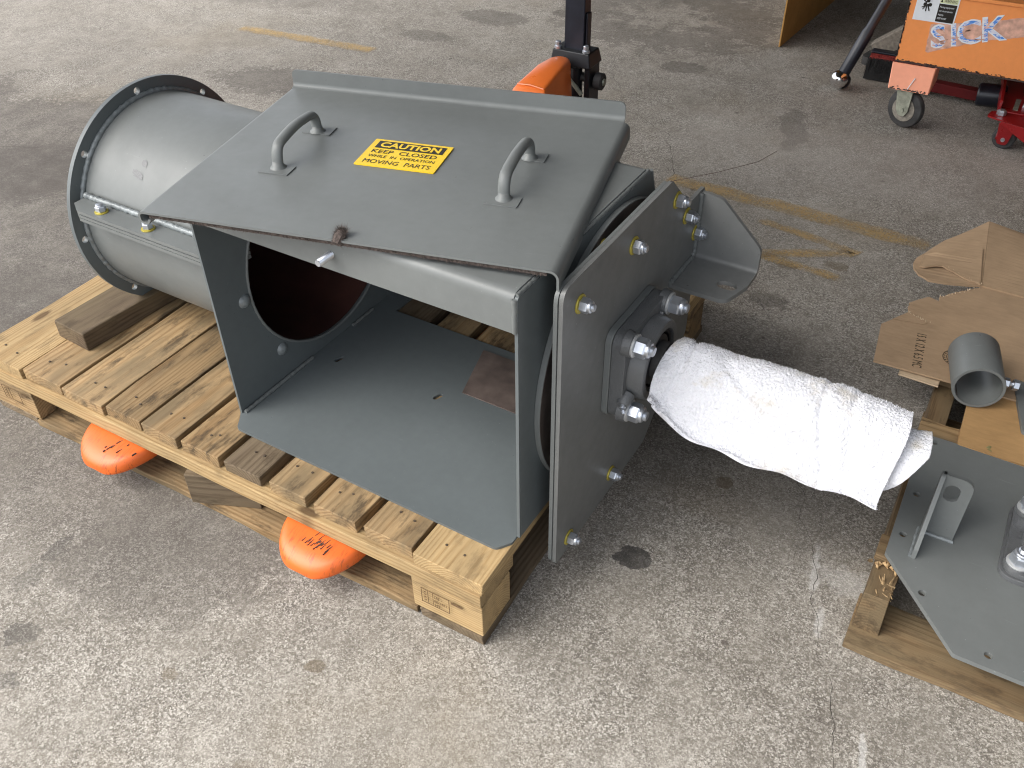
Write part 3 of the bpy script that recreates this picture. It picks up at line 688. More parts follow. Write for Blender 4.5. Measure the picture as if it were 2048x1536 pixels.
for u_ in (-.950, -.823):
    p_ = Vector((u_, base_v-.027, base_z+.0115))
    o_ = nut_into(hs_, p_, (0, 0, 1), .0088, stub=False, dome=True)
    MB().lathe((u_, base_v-.027, base_z-.012), (u_, base_v-.027, base_z-.020), [(.0095, 0), (.0095, .7), (.008, 1)], 6).build('bolt_head', 'zinc', o_, ang=25)
# --- drive end
MB().prism([circ(.287, .226, .243, 96), circ(.287, .226, .12, 48)], (.0065, 0, 0), (0, 1, 0), (0, 0, 1), .0095).build('ring_flange', 'grey', hs_, .0008, 1)
MB().lathe((.0161, .287, .226), (.0166, .287, .226), [(.12, 0), (.2415, 0), (.2415, 1), (.12, 1)], 96, False, False).build('ring_face', 'rusty', hs_, ang=30)
MB().lathe((.016, .287, .226), (.0345, .287, .226), [(.200, 0), (.200, 1)], 72, False, False).build('spacer_ring', 'grey_shaded', hs_, ang=60)
for a in (150, 210, 105, 255, 60, 300):
    nut_into(hs_, (.0166, .287+.222*math.cos(R(a)), .226+.222*math.sin(R(a))), (1, 0, 0), .0075, stub=False)
P0 = .0345
v0, v1, z0, z1 = .046, .572, -.087, .4725
inner = rounded([(v0, z0), (.405, z0), (v1, z0+.165), (v1, z1-.165), (.408, z1), (v0, z1)], [.012, .02, .02, .02, .012, .022])
MB().prism([inner, circ(.287, .226, .04, 24)], (P0, 0, 0), (0, 1, 0), (0, 0, 1), .0062).build('inner_end_plate', 'grey', hs_, .001, 2)
outer = rounded([(v0+.002, z0-.002), (.405, z0), (v1, z0+.165), (v1, .392), (.499, .392), (.411, z1+.001), (v0+.002, z1+.001)], [.008, .02, .02, .006, .002, .010, .022])
P1 = P0+.0072
MB().prism([outer, circ(.287, .226, .04, 24)], (P1, 0, 0), (0, 1, 0), (0, 0, 1), .0068).build('outer_end_plate', 'grey_dark', hs_, .001, 2)
P2 = P1+.0068
for v_, z_ in ((.098, .425), (.272, .428), (.437, .428), (.492, .372), (.548, .311), (.252, -.043), (.092, -.060), (.46, .0)):
    nut_into(hs_, (P2, v_, z_), (1, 0, 0), .0102)
# bracket: vertical wing + horizontal flange with a slot
vb, zb_ = .556, .256
wing = rounded([(P2, zb_+.012), (P2+.122, zb_+.012), (P2+.122, zb_+.05), (P2+.040, .384), (P2+.014, .388), (P2, .388)], [0, 0, .025, .02, .01, 0])
br = MB().prism([wing], (0, vb+.004, 0), (1, 0, 0), (0, 0, 1), .008)
flg = rounded([(P2, vb-.008), (P2+.122, vb-.008), (P2+.122, vb-.05), (P2+.105, vb-.112), (P2+.075, vb-.112), (P2, vb-.112)], [0, 0, .015, .028, .01, 0])
br.prism([flg, slot(P2+.088, vb-.068, .008, .0085, R(0))], (0, 0, zb_-.004), (1, 0, 0), (0, 1, 0), .008)
cr_ = [(vb-.008+0.0, zb_), ] 
arcp = [(vb-.008+.008*math.sin(R(a)), zb_+.008-.008*math.cos(R(a))) for a in range(0, 91, 15)]
rs = []
for x_ in (P2, P2+.122):
    out_ = [(x_, vb-.008+.016*math.sin(R(a)), zb_+.012-.016*math.cos(R(a))) for a in range(0, 91, 15)]
    in_ = [(x_, vb-.008+.008*math.sin(R(a)), zb_+.012-.008*math.cos(R(a))) for a in range(90, -1, -15)]
    rs.append(out_+in_)
br2 = MB().prism([wing], (0, vb+.008, 0), (1, 0, 0), (0, 0, 1), .008)
br2.prism([flg, slot(P2+.090, vb-.066, .0055, .0125, 0)], (0, 0, zb_-.004), (1, 0, 0), (0, 1, 0), .008)
br2.rings(rs)
bro = br2.build('mounting_bracket', 'grey_dark', hs_, .0012, 2)
W3('weld_bead', [(P2+.002, vb-.003, .388), (P2+.002, vb-.003, zb_+.014), (P2+.002, vb-.012, zb_+.006), (P2+.002, vb-.112, zb_+.006)], .0048, 9, 'grey')
# bearing unit
bc = Vector((0, .276, .228))
def sq(h, r): return [(bc.y+x, bc.z+y) for x, y in rrect(-h, h, -h, h, r)]
MB().prism([sq(.086, .020)], (P2+.0004, 0, 0), (0, 1, 0), (0, 0, 1), .011).build('bearing_shim', 'grey', hs_, .001, 2)
B0 = P2+.0118
bh = MB().prism([sq(.0845, .022)], (B0, 0, 0), (0, 1, 0), (0, 0, 1), .024)
bh.lathe((B0+.010, bc.y, bc.z), (B0+.050, bc.y, bc.z), [(.076, 0), (.073, .2), (.070, .9), (.067, 1.0), (.055, 1.0), (.054, .55), (.02, .5)], 48, False, False)
for sx, sy in ((1, 1), (1, -1), (-1, 1), (-1, -1)):
    c0 = bc+Vector((B0+.016, sx*.0665, sy*.0665))
    bh.lathe(c0, c0+Vector((.014, 0, 0)), [(.023, 0), (.0205, 1)], 24)
    d_ = Vector((0, sx, sy)).normalized(); t_ = Vector((0, -sy, sx)).normalized()
    a0 = bc+Vector((B0+.015, 0, 0))+d_*.05; a1 = bc+Vector((B0+.015, 0, 0))+d_*.088
    bh.hexa([a0-t_*.012, a0+t_*.012, a1+t_*.012, a1-t_*.012], [a0-t_*.008+Vector((.026, 0, 0)), a0+t_*.008+Vector((.026, 0, 0)), a1+t_*.010+Vector((.008, 0, 0)), a1-t_*.010+Vector((.008, 0, 0))])
bh.lathe((B0+.026, bc.y-.066, bc.z-.034), (B0+.026, bc.y-.086, bc.z-.044), [(.013, 0), (.012, .8), (.009, 1)], 16)
bho = bh.build('bearing_housing', 'cast', hs_, .0022, 2, 40)
MB().lathe((B0+.026, bc.y-.084, bc.z-.043), (B0+.034, bc.y-.098, bc.z-.050), [(.005, 0), (.005, .35), (.003, .4), (.004, .7), (.002, 1)], 10).build('grease_nipple', 'zinc', bho, ang=30)
MB().lathe((B0+.028, bc.y, bc.z), (B0+.046, bc.y, bc.z), [(.0538, .9), (.0530, .95), (.048, .95), (.0475, .4), (.044, .4), (.0435, .9), (.038, 1.0), (.028, 1.0)], 40, False, False).build('bearing_insert', 'black', bho, ang=30)
MB().lathe((B0+.02, bc.y, bc.z), (B0+.062, bc.y, bc.z), [(.034, 0), (.034, .97), (.032, 1)], 40).build('locking_collar', 'rubber', bho, ang=30)
for sx, sy in ((1, 1), (1, -1), (-1, 1), (-1, -1)):
    nut_into(hs_, bc+Vector((B0+.0302, sx*.0665, sy*.0665)), (1, 0, 0), .0145, 'hex_nut', 'washer', 1.35)
MB().lathe((B0+.01, bc.y, bc.z), (.49, bc.y, bc.z), [(.0285, 0), (.0285, .99), (.026, 1)], 40).build('drive_shaft', 'chrome', hs_, ang=30)
# loose rusty sheet on the hood floor
MH = hs_.matrix_basis.copy() if False else Matrix.Translation(O) @ Matrix.Rotation(PHI, 4, 'Z')
rsx = MB().prism([[(-.318, .398), (-.281, .262), (-.012, .262), (-.012, .398)]], (0, 0, .0003), (1, 0, 0), (0, 1, 0), .0022).build('steel_sheet', 'rustsheet', None, .0004, 1)
rsx.matrix_world = MH; tag(rsx, 'thin rusty brown steel sheet lying on the floor of the open hood', 'steel sheet')

# ------------------------------------------------------------------ hood lid (local frame e1, e2, n)
LW, LD, LY = .6415, .486, R(14.3)
lidM = MH @ Matrix.Translation((-.5835, -.1085, .4945)) @ Matrix.Rotation(LY, 4, 'Z') @ Matrix.Rotation(R(-.5), 4, 'Y')
lid = thing('hood_lid', 'loose grey steel lid with two handles sitting askew on the open hood', 'lid', mtx=lidM)
th = .0035; ex = .0175
pr_ = bend((.013, -.0165), [(-.0005, -.0185), (0.0005, -th/2)], (LW-.014, -th/2), .007, 6)
pr_ = [(.017, -.0120)]+bend((.012, -.019), [(0, -.019), (0, -th/2)], (LW-.02, -th/2), .008, 6)[0:]+arc(LW-.012, -th/2-.012, .012, 90, 0, 6)+[(LW, -.029)]
lm_ = MB()
lm_.sheet(pr_, th, (0, .014, 0), (1, 0, 0), (0, 0, 1), (0, 1, 0), LD-.014)
# front strip with the notch (left and right of it)
def clipx(a, b2):
    q = [p for p in pr_ if a <= p[0] <= b2]
    return q
nx = .322
left = [p for p in pr_ if p[0] < nx-.007]+[(nx-.006, -th/2)]
right = [(nx+.006, -th/2)]+[p for p in pr_ if p[0] > nx+.007]
lm_.sheet(left, th, (0, 0, 0), (1, 0, 0), (0, 0, 1), (0, 1, 0), .014)
lm_.sheet(right, th, (0, 0, 0), (1, 0, 0), (0, 0, 1), (0, 1, 0), .014)
# rear upturned flange with bend radius and rounded ends
cv = [(LD-.012, -th/2)]+[(LD-.010+.010*math.sin(R(a)), -th/2+.010-.010*math.cos(R(a))) for a in range(0, 91, 15)]+[(LD, .018)]
lm_.sheet([(LD-.001, -th/2)]+[(LD+.010*math.sin(R(a)), -th/2+.010-.010*math.cos(R(a))) for a in range(0, 91, 15)], th, (.002, 0, 0), (0, 1, 0), (0, 0, 1), (1, 0, 0), LW-.012)
fp = [(.002, .008), (LW-.010, .008), (LW-.010, .0315), (.002, .0315)]
lm_.prism([rounded(fp, [0, 0, .012, .012])], (0, LD+.010+th/2, 0), (1, 0, 0), (0, 0, 1), th)
lm_.build('lid_sheet', 'grey', lid, 0, 1, 50)
def handle(x, y, parent):
    h_ = MB(); Lh = .140; hh = .037
    pts = [(x, y, .001), (x, y+.001, .010), (x, y+.003, hh-.015), (x, y+.009, hh-.005), (x, y+.022, hh), (x, y+Lh*.5, hh+.004), (x, y+Lh-.022, hh), (x, y+Lh-.009, hh-.005), (x, y+Lh-.003, hh-.015), (x, y+Lh-.001, .010), (x, y+Lh, .001)]
    sm = []
    P_ = [Vector(p) for p in pts]
    for i in range(len(P_)-1):
        a, b2, c2, d2 = P_[max(i-1, 0)], P_[i], P_[i+1], P_[min(i+2, len(P_)-1)]
        for k in range(4):
            t = k/4; sm.append(0.5*((2*b2)+(-a+c2)*t+(2*a-5*b2+4*c2-d2)*t*t+(-a+3*b2-3*c2+d2)*t*t*t))
    sm.append(P_[-1])
    h_.tube(sm, .0085, 14, True, (1.15, .75), (1, 0, 0)) if False else h_.tube(sm, .0085, 14, True, (.80, 1.10), (1, 0, 0))
    o_ = h_.build('handle', 'grey', parent, ang=70)
    for yy, s2 in ((y, -1), (y+Lh, 1)):
        a, b2 = (yy-.022, yy+.010) if s2 < 0 else (yy-.010, yy+.022)
        MB().prism([rounded([(x-.026, a), (x+.026, a), (x+.026, b2), (x-.026, b2)], .002)], (0, 0, .0003), (1, 0, 0), (0, 1, 0), .0015).build('handle_foot', 'grey', o_)
        MB().lathe((x, yy, .0015), (x, yy, .012), [(.014, 0), (.0100, .3), (.0080, 1)], 14).build('handle_collar', 'grey', o_, ang=80)
    return o_
handle(.137, .180, lid); handle(.514, .172, lid)
# caution label
LX = lambda x: .2475+(x-.247)*.968
LYY = lambda y: .222+(y-.236)*.904
lab = MB().prism([rounded([(LX(.247), LYY(.236)), (LX(.388), LYY(.236)), (LX(.388), LYY(.340)), (LX(.247), LYY(.340))], .002)], (0, 0, .0003), (1, 0, 0), (0, 1, 0), .0018).build('caution_label', 'yellow', lid)
lab['label'] = 'yellow and black CAUTION KEEP CLOSED label'
MB().prism([[(LX(.257), LYY(.305)), (LX(.379), LYY(.305)), (LX(.379), LYY(.333)), (LX(.257), LYY(.333))]], (0, 0, .0022), (1, 0, 0), (0, 1, 0), .0003).build('black_band', 'labelblack', lab)
for s_, sz, m_, x_, y_, z_, w_, bo in (('CAUTION', .0262, 'yellow', .264, .3098, .0028, .108, .0008), ('KEEP  CLOSED', .0190, 'labelblack', .258, .2855, .0024, .116, .0001), ('WHILE  IN  OPERATION', .0140, 'labelblack', .258, .2685, .0024, .118, 0), ('MOVING  PARTS', .0200, 'labelblack', .258, .2455, .0024, .118, 0)):
    text(s_, sz*.904, m_, lab, 'lettering', (LX(x_), LYY(y_), z_), width=w_*.968, bold=bo, th=.0001)
# felt seal under the front edge, with fibres, and the tuft in the notch
fs = MB(); rg = random.Random(3)
fs.box(.016, LW-.016, .002, .016, -.0095, -.0037)
for i in range(2600):
    x = rg.uniform(.016, LW-.016); z = rg.uniform(-.0095, -.0040); a = rg.uniform(-1, 1)
    l_ = rg.uniform(.002, .0055); b0 = Vector((x, .0025, z)); t_ = Vector((a*.6, -1, rg.uniform(-.9, .5))).normalized()*l_
    w_ = Vector((.0004, 0, .0003))
    fs.add([b0-w_, b0+w_, b0+t_], [(0, 1, 2)])
fs.build('felt_seal', 'felt', lid, smooth=False)
tf = MB()
for i in range(1300):
    f_ = rg.random(); c0 = Vector((nx+rg.uniform(-.005, .006)+f_*.004, .000+f_*.016, -.006+f_*.014)); d_ = Vector((rg.uniform(-1, 1), rg.uniform(-.8, .9), rg.uniform(-.2, 1))).normalized()*rg.uniform(.005, .013)
    w_ = Vector((rg.uniform(-1, 1), rg.uniform(-1, 1), 0)).normalized()*.0007
    tf.add([c0-w_, c0+w_, c0+d_], [(0, 1, 2)])
tf.tube([(nx, -.001, -.006), (nx+.002, .008, .001), (nx+.004, .016, .006)], [.0075, .0085, .006], 8)
tf.build('felt_tuft', 'felt', lid, smooth=False)

# ------------------------------------------------------------------ towel over the shaft
def cloth(name, u0, u1, sec, nu, nt, amp, seed, mat='towel', parent=None, thick=.006, fold=True):
    """sec(f) -> list of (v,z) control points from back hem over the top to the front hem, f = 0..1 along the shaft"""
    V = []; F = []
    def spline(P, t):
        k = t*(len(P)-1); i = min(int(k), len(P)-2); x = k-i
        a, b2, c2, d2 = (Vector(P[max(i-1, 0)]), Vector(P[i]), Vector(P[i+1]), Vector(P[min(i+2, len(P)-1)]))
        return 0.5*((2*b2)+(c2-a)*x+(2*a-5*b2+4*c2-d2)*x*x+(3*b2-3*c2+d2-a)*x*x*x)
    for i in range(nu+1):
        f = i/nu; P = sec(f)
        for j in range(nt+1):
            t = j/nt; q = spline(P, t); sk = (t-.5)
            u = u0(t)+(u1(t)-u0(t))*f
            V.append(Vector((u, q.x, q.y)))
    idx = lambda i, j: i*(nt+1)+j
    Nn = []
    for i in range(nu+1):
        for j in range(nt+1):
            a = V[idx(min(i+1, nu), j)]-V[idx(max(i-1, 0), j)]; b2 = V[idx(i, min(j+1, nt))]-V[idx(i, max(j-1, 0))]
            Nn.append(b2.cross(a).normalized())
    out = []
    for k, p in enumerate(V):
        i, j = divmod(k, nt+1); nn = Nn[k]
        lo = noise.noise(p*11+Vector((seed, 0, 0)))
        hi = noise.fractal(p*300+Vector((seed, 3, 0)), .6, 2.0, 2)+.5*noise.noise(p*70)
        fo = 0
        if fold:
            w = p.x-.39+(p.z-.22)*.35; fo -= .004*math.exp(-(w/.006)**2); w = p.x-.43+(p.z-.22)*.25; fo -= .003*math.exp(-(w/.006)**2)
            w = p.x-.15-(p.z-.22)*.2; fo -= .004*math.exp(-(w/.005)**2); w = (p.x-.30)*.45+(p.z-.235); fo -= .004*math.exp(-(w/.006)**2)
        out.append(p+nn*(lo*amp+hi*.0015+.0022*noise.noise(p*34)+fo))
    no = len(out); inn = [p-Nn[k]*thick for k, p in enumerate(V)]
    A = out+inn
    for i in range(nu):
        for j in range(nt):
            a, b2, c2, d2 = idx(i, j), idx(i+1, j), idx(i+1, j+1), idx(i, j+1)
            F.append((a, d2, c2, b2)); F.append((a+no, b2+no, c2+no, d2+no))
    for i in range(nu):
        for j, fl in ((0, 0), (nt, 1)):
            a, b2 = idx(i, j), idx(i+1, j); F.append((a, b2, b2+no, a+no) if fl else (a, a+no, b2+no, b2))
    for j in range(nt):
        for i, fl in ((0, 1), (nu, 0)):
            a, b2 = idx(i, j), idx(i, j+1); F.append((a, b2, b2+no, a+no) if fl else (a, a+no, b2+no, b2))
    return MB().add(A, F), out, Nn
tow = thing('white_towel', 'folded white terry towel draped over the bare drive shaft', 'towel', mtx=MH @ Matrix.Translation((.13, 0, 0)))
def shift(mb): mb.v = [(x-.13, y, z) for x, y, z in mb.v]; return mb
def sec1(f):
    d = 1-math.exp(-f*8)          # tight at the bearing, hanging further out
    zf = .205-.040*d-.004*math.sin(f*5)+.003*math.sin(f*23)
    bulge = .006*math.sin(f*9)
    return [(.330, .185-.03*d), (.332, .225), (.312, .262), (.286, .2735-.004*f), (.258, .262), (.235+bulge*.3, .235), (.219, .205-.01*d), (.206-.004*d, zf), (.203-.008*d, zf-.006)]
mb, so, sn = cloth('towel', lambda t: .128+.010*math.sin(t*7), lambda t: .497-.004*math.sin(t*9), sec1, 320, 180, .007, 1)
shift(mb).build('outer_layer', 'towel', tow, ang=180)
def sec2(f):
    return [(.318, .205), (.318, .225), (.304, .250-.012*f), (.286, .260-.022*f), (.264, .250-.02*f), (.246, .228-.012*f), (.233, .208-.012*f), (.228, .192-.016*f), (.226, .184-.018*f)]
mb, so2, sn2 = cloth('inner', lambda t: .40, lambda t: .531-.006*math.cos(t*5)-.085*max(0, t-.52), sec2, 90, 100, .008, 5, fold=False)
shift(mb).build('inner_layer', 'towel', tow, ang=180)
fz = MB(); rg = random.Random(11)
for k in range(15000):
    i = rg.randrange(len(so)); p = so[i]; nn = sn[i]
    d_ = (nn+Vector((rg.uniform(-.9, .9), rg.uniform(-.9, .9), rg.uniform(-.9, .9)))).normalized()*rg.uniform(.0015, .0034)
    w_ = Vector((rg.uniform(-1, 1), rg.uniform(-1, 1), rg.uniform(-1, 1)))*.0006
    p = p+Vector((rg.uniform(-1, 1), rg.uniform(-1, 1), 0))*.0008
    fz.add([p-w_, p+w_, p+d_], [(0, 1, 2)])
fo_ = shift(fz).build('terry_loops', 'towel', tow, smooth=False); fo_['kind'] = 'stuff'

# ------------------------------------------------------------------ pallet jack
pj = thing('pallet_jack', 'orange hand pallet jack under the loaded pallet with black tow bar raised', 'pallet jack', (-.55, 1.3, 0))
def JX(mb): mb.v = [(x+.55, y-1.3, z) for x, y, z in mb.v]; return mb
for cx_ in (-.848, -.334):
    rs = []
    w_ = .088
    for y, k, zt_, zl in ((-.065, .22, .066, .056), (-.062, .40, .073, .052), (-.053, .58, .080, .048), (-.038, .74, .087, .046), (-.018, .87, .092, .045), (.006, .96, .095, .043), (.038, 1.0, .096, .042), (.15, 1.0, .096, .036), (1.05, 1.0, .096, .036)):
        x = w_*k; r_ = .016
        rs.append([(cx_-x, y, zl), (cx_-x, y, zt_-r_), (cx_-x+r_*.3, y, zt_-r_*.35), (cx_-x+min(r_, x*.8), y, zt_), (cx_+x-min(r_, x*.8), y, zt_), (cx_+x-r_*.3, y, zt_-r_*.35), (cx_+x, y, zt_-r_), (cx_+x, y, zl)])
    fo = JX(MB().rings(rs)).build('fork', 'orangefork', pj, ang=60)
    sm_ = fo.modifiers.new('subsurf', 'SUBSURF'); sm_.levels = 2; sm_.render_levels = 2
    sc_ = MB(); rg = random.Random(int(abs(cx_)*100))
    for i in range(26 if cx_ > -.5 else 10):
        x = cx_+rg.gauss(.012, .018); y = -.022+rg.gauss(0, .008); l_ = rg.uniform(.004, .018)
        z_ = .0945-.0016*max(0, (-y-.008)/.01)
        sc_.hexa([(x, y, z_-.004), (x+.0012, y, z_-.004), (x+.0012+l_*.3, y+l_, z_-.003), (x+l_*.3, y+l_, z_-.003)], [(x, y, z_-.0006), (x+.0012, y, z_-.0006), (x+.0012+l_*.3, y+l_, z_+.0001), (x+l_*.3, y+l_, z_+.0001)])
    JX(sc_).build('scuff_mark', 'scuff', fo, smooth=False)
    fo.children[0].parent = fo
    JX(MB().lathe((cx_-.03, .06, .031), (cx_+.03, .06, .031), [(.028, 0), (.030, .1), (.030, .9), (.028, 1)], 20)).build('load_roller', 'black', fo)
JX(MB().box(-.93, -.24, 1.05, 1.15, .04, .12)).build('cross_frame', 'orange', pj, .01)
# apron and pump hood
hd = []
def secj(y, z, w2, drop, r_):
    return [(-.557-w2-.02, y, z-drop), (-.557-w2, y, z-r_), (-.557-w2+r_*.3, y, z-r_*.3), (-.557-w2+r_, y, z), (-.557+w2-r_, y, z), (-.557+w2-r_*.3, y, z-r_*.3), (-.557+w2, y, z-r_), (-.557+w2+.02, y, z-drop)]
rs = [secj(1.04, .17, .20, .12, .012), secj(1.10, .345, .085, .22, .012), secj(1.155, .443, .046, .28, .010), secj(1.168, .452, .041, .29, .010), secj(1.26, .468, .036, .30, .012), secj(1.31, .470, .030, .30, .014), secj(1.335, .466, .022, .29, .014)]
JX(MB().rings(rs)).build('pump_hood', 'orange', pj, .004, 2, 30)
JX(MB().tube([(-.594, 1.163, .4475), (-.557, 1.162, .4515), (-.520, 1.163, .4475)], .0022, 6)).build('hood_seam', 'orange', pj)
cb = MB()
cx_ = -.548
cb.hexa([(cx_-.058, 1.352, .436), (cx_+.058, 1.352, .436), (cx_+.058, 1.43, .436), (cx_-.058, 1.43, .436)], [(cx_-.052, 1.358, .474), (cx_+.052, 1.358, .474), (cx_+.052, 1.42, .474), (cx_-.052, 1.42, .474)])
JX(cb).build('tow_bar_clamp', 'black', pj, .004)
for sx in (-1, 1):
    JX(MB().box(cx_+sx*.046-.008, cx_+sx*.046+.008, 1.362, 1.425, .12, .438)).build('steering_yoke', 'black', pj, .004)
    JX(MB().lathe((cx_+sx*.040, 1.366, .474), (cx_+sx*.040, 1.366, .492), [(.010, 0), (.010, .35), (.0075, .36), (.0075, .9), (.006, 1)], 12)).build('clamp_bolt', 'zinc', pj, ang=30)
JX(MB().lathe((cx_+.054, 1.395, .395), (cx_+.080, 1.395, .395), [(.014, 0), (.022, .2), (.022, .9), (.018, 1)], 24)).build('yoke_roller', 'rubber', pj, ang=30)
JX(MB().lathe((cx_+.079, 1.395, .395), (cx_+.084, 1.395, .395), [(.010, 0), (.008, 1)], 16)).build('roller_cap', 'galv', pj, ang=30)
JX(MB().lathe((cx_-.045, 1.39, .40), (cx_+.045, 1.39, .40), [(.012, 0), (.012, 1)], 16)).build('pivot_pin', 'rubber', pj, ang=30)
JX(MB().lathe((cx_+.005, 1.385, .15), (cx_+.005, 1.385, .425), [(.030, 0), (.030, .6), (.018, .62), (.016, 1)], 24)).build('pump_cylinder', 'black', pj, ang=30)
JX(MB().lathe((cx_-.02, 1.37, .41), (cx_+.03, 1.37, .36), [(.006, 0), (.006, 1)], 10)).build('release_lever', 'galv', pj, ang=30)
JX(MB().box(cx_-.028, cx_+.028, 1.375, 1.412, .470, 1.22)).build('tow_bar', 'blackpaint', pj, .003)
JX(MB().box(cx_+.0285, cx_+.034, 1.382, 1.405, .470, .565)).build('tow_bar_gusset', 'blackpaint', pj, .002)
for sx in (-1, 1):
    JX(MB().lathe((cx_+sx*.10-.02, 1.39, .09), (cx_+sx*.10+.02, 1.39, .09), [(.088, 0), (.090, .1), (.090, .9), (.088, 1)], 32)).build('steer_wheel', 'rubber', pj, ang=30)
JX(MB().box(cx_-.12, cx_+.12, 1.375, 1.405, .08, .10)).build('axle', 'galv', pj)
JX(MB().tube([(cx_-.20, 1.392, 1.16), (cx_-.20, 1.392, 1.26), (cx_-.12, 1.392, 1.34), (cx_+.12, 1.392, 1.34), (cx_+.20, 1.392, 1.26), (cx_+.20, 1.392, 1.16), (cx_-.20, 1.392, 1.16)], .016, 12)).build('pull_handle', 'black', pj, ang=60)

# ------------------------------------------------------------------ second pallet's load
# carton flattened at the back
ct = thing('flattened_carton', 'opened brown carton with torn flaps spread on the right pallet, printed 15 X 12', 'cardboard', (.50, 1.15, .131))
def CT(pts, z=0.0): return [(x-.50, y-1.15) for x, y in pts]
def flap(name, pts, z, parent, mat='card', th_=.0045, tilt=None, jag=()):
    loop = []; m_ = len(pts)
    for i in range(m_):
        a, b2 = pts[i], pts[(i+1) % m_]; loop.append(a)
        if i in jag:
            k = max(3, int(math.hypot(b2[0]-a[0], b2[1]-a[1])/.006))
            for q in range(1, k): loop.append((a[0]+(b2[0]-a[0])*q/k+rnd.uniform(-.003, .003), a[1]+(b2[1]-a[1])*q/k+rnd.uniform(-.003, .003)))
    o_ = MB().prism([loop], (0, 0, z), (1, 0, 0), (0, 1, 0), th_).build(name, mat, parent, .0008, 1)
    return o_
front = CT([(.399, .895), (.53, .899), (.75, .905), (.75, 1.283), (.548, 1.288), (.541, 1.28), (.509, 1.247), (.473, 1.199), (.475, 1.183), (.453, 1.191), (.437, 1.173), (.42, 1.148), (.424, 1.111), (.444, 1.094), (.424, 1.104), (.383, 1.035)])
flap('front_flap', front, .010, ct, jag=(5, 6, 9, 11, 12))
flap('torn_flap', CT([(.424, 1.104), (.444, 1.094), (.47, 1.085), (.46, 1.072), (.40, 1.062)]), .0148, ct, 'card', .0015, jag=(1, 2))
def BZ(x, y):
    x += .50; y += 1.15; f = max(0, min(1, (y-1.287)/.25))
    return .014+.032*f*max(0, 1-abs(x-(.548-.118*(y-1.287)))/.13)-.22*max(0, .43-x)+.012*max(0, 1-abs(y-1.287)/.02)*0
def flap3(name, pts, parent, mat='card', th_=.0045):
    o_ = MB().prism([pts], (0, 0, 0), (1, 0, 0), (0, 1, 0), th_); o_.v = [(x, y, z+BZ(x, y)) for x, y, z in o_.v]
    return o_.build(name, mat, parent, smooth=False)
def ragged(pts, jag):
    out = []; m_ = len(pts)
    for i_ in range(m_):
        a, b2 = pts[i_], pts[(i_+1) % m_]; out.append(a); k = max(1, int(math.hypot(b2[0]-a[0], b2[1]-a[1])/.012))
        for q in range(1, k):
            w_ = .0025 if i_ in jag else 0
            out.append((a[0]+(b2[0]-a[0])*q/k+rnd.uniform(-w_, w_), a[1]+(b2[1]-a[1])*q/k+rnd.uniform(-w_, w_)))
    return out
flap3('back_flap', ragged(CT([(.548, 1.2875), (.518, 1.540), (.439, 1.443), (.417, 1.401), (.395, 1.355), (.392, 1.328), (.398, 1.302), (.414, 1.273), (.439, 1.252), (.478, 1.259), (.522, 1.275)]), (3, 4)), ct)
flap3('back_flap', ragged(CT([(.5485, 1.2875), (.75, 1.284), (.75, 1.52), (.599, 1.557), (.5185, 1.540)]), ()), ct)
tri = CT([(.406, 1.365), (.524, 1.424), (.544, 1.285), (.505, 1.295), (.456, 1.322), (.421, 1.304), (.408, 1.306), (.41, 1.345)])
BZ0 = BZ; BZ = lambda x, y: BZ0(x, y)+.0052
flap3('glued_flap', ragged(tri, (2, 3, 4, 5, 6)), ct, 'card', .003)
flap('under_flap', CT([(.452, .888), (.53, .885), (.53, .93), (.452, .93)]), .002, ct, 'cardtorn', .004)
tw = MB()
for a, b2, zz in (((.544, 1.285), (.456, 1.322), .0215), ((.541, 1.28), (.475, 1.20), .0145), ((.424, 1.104), (.47, 1.085), .0152)):
    for i in range(16):
        f = i/15; x = a[0]+(b2[0]-a[0])*f+rnd.uniform(-.003, .003); y = a[1]+(b2[1]-a[1])*f+rnd.uniform(-.003, .003); r_ = rnd.uniform(.0012, .0035)
        tw.add([(x-.5, y-1.15, zz), (x-.5+r_, y-1.15+rnd.uniform(-r_, r_), zz+.001), (x-.5+rnd.uniform(-r_, r_), y-1.15+r_, zz+rnd.uniform(.001, .005))], [(0, 1, 2)])
tw.build('torn_fibre', 'cardtorn', ct, smooth=False)
text('15 X 12 X 6.5 MC', .027, 'ink', ct, 'printed_lettering', (.458-.50, 1.036-1.15, .0148), (0, 0, R(-84)), width=.122, th=.0001)
em = MB()
for r_ in (.030, .0225): em.prism([circ(0, 0, r_, 32), circ(0, 0, r_-.0012, 32)], (.548-.50, .985-1.15, .0147), (1, 0, 0), (0, 1, 0), .0002)
for i in range(22):
    a = 2*math.pi*i/22; c_, s_ = math.cos(a), math.sin(a)
    em.prism([[(c_*.0245-s_*.0018, s_*.0245+c_*.0018), (c_*.0245+s_*.0006, s_*.0245-c_*.0006), (c_*.0285+s_*.0006, s_*.0285-c_*.0006), (c_*.0285-s_*.0018, s_*.0285+c_*.0018)]], (.548-.50, .985-1.15, .0147), (1, 0, 0), (0, 1, 0), .0002)
for i in range(5): em.prism([[(-.014, -.012+i*.006), (.014, -.012+i*.006), (.014, -.010+i*.006), (-.014, -.010+i*.006)]], (.548-.50, .985-1.15, .0147), (1, 0, 0), (0, 1, 0), .0002)
em.build('printed_emblem', 'ink', ct, smooth=False)
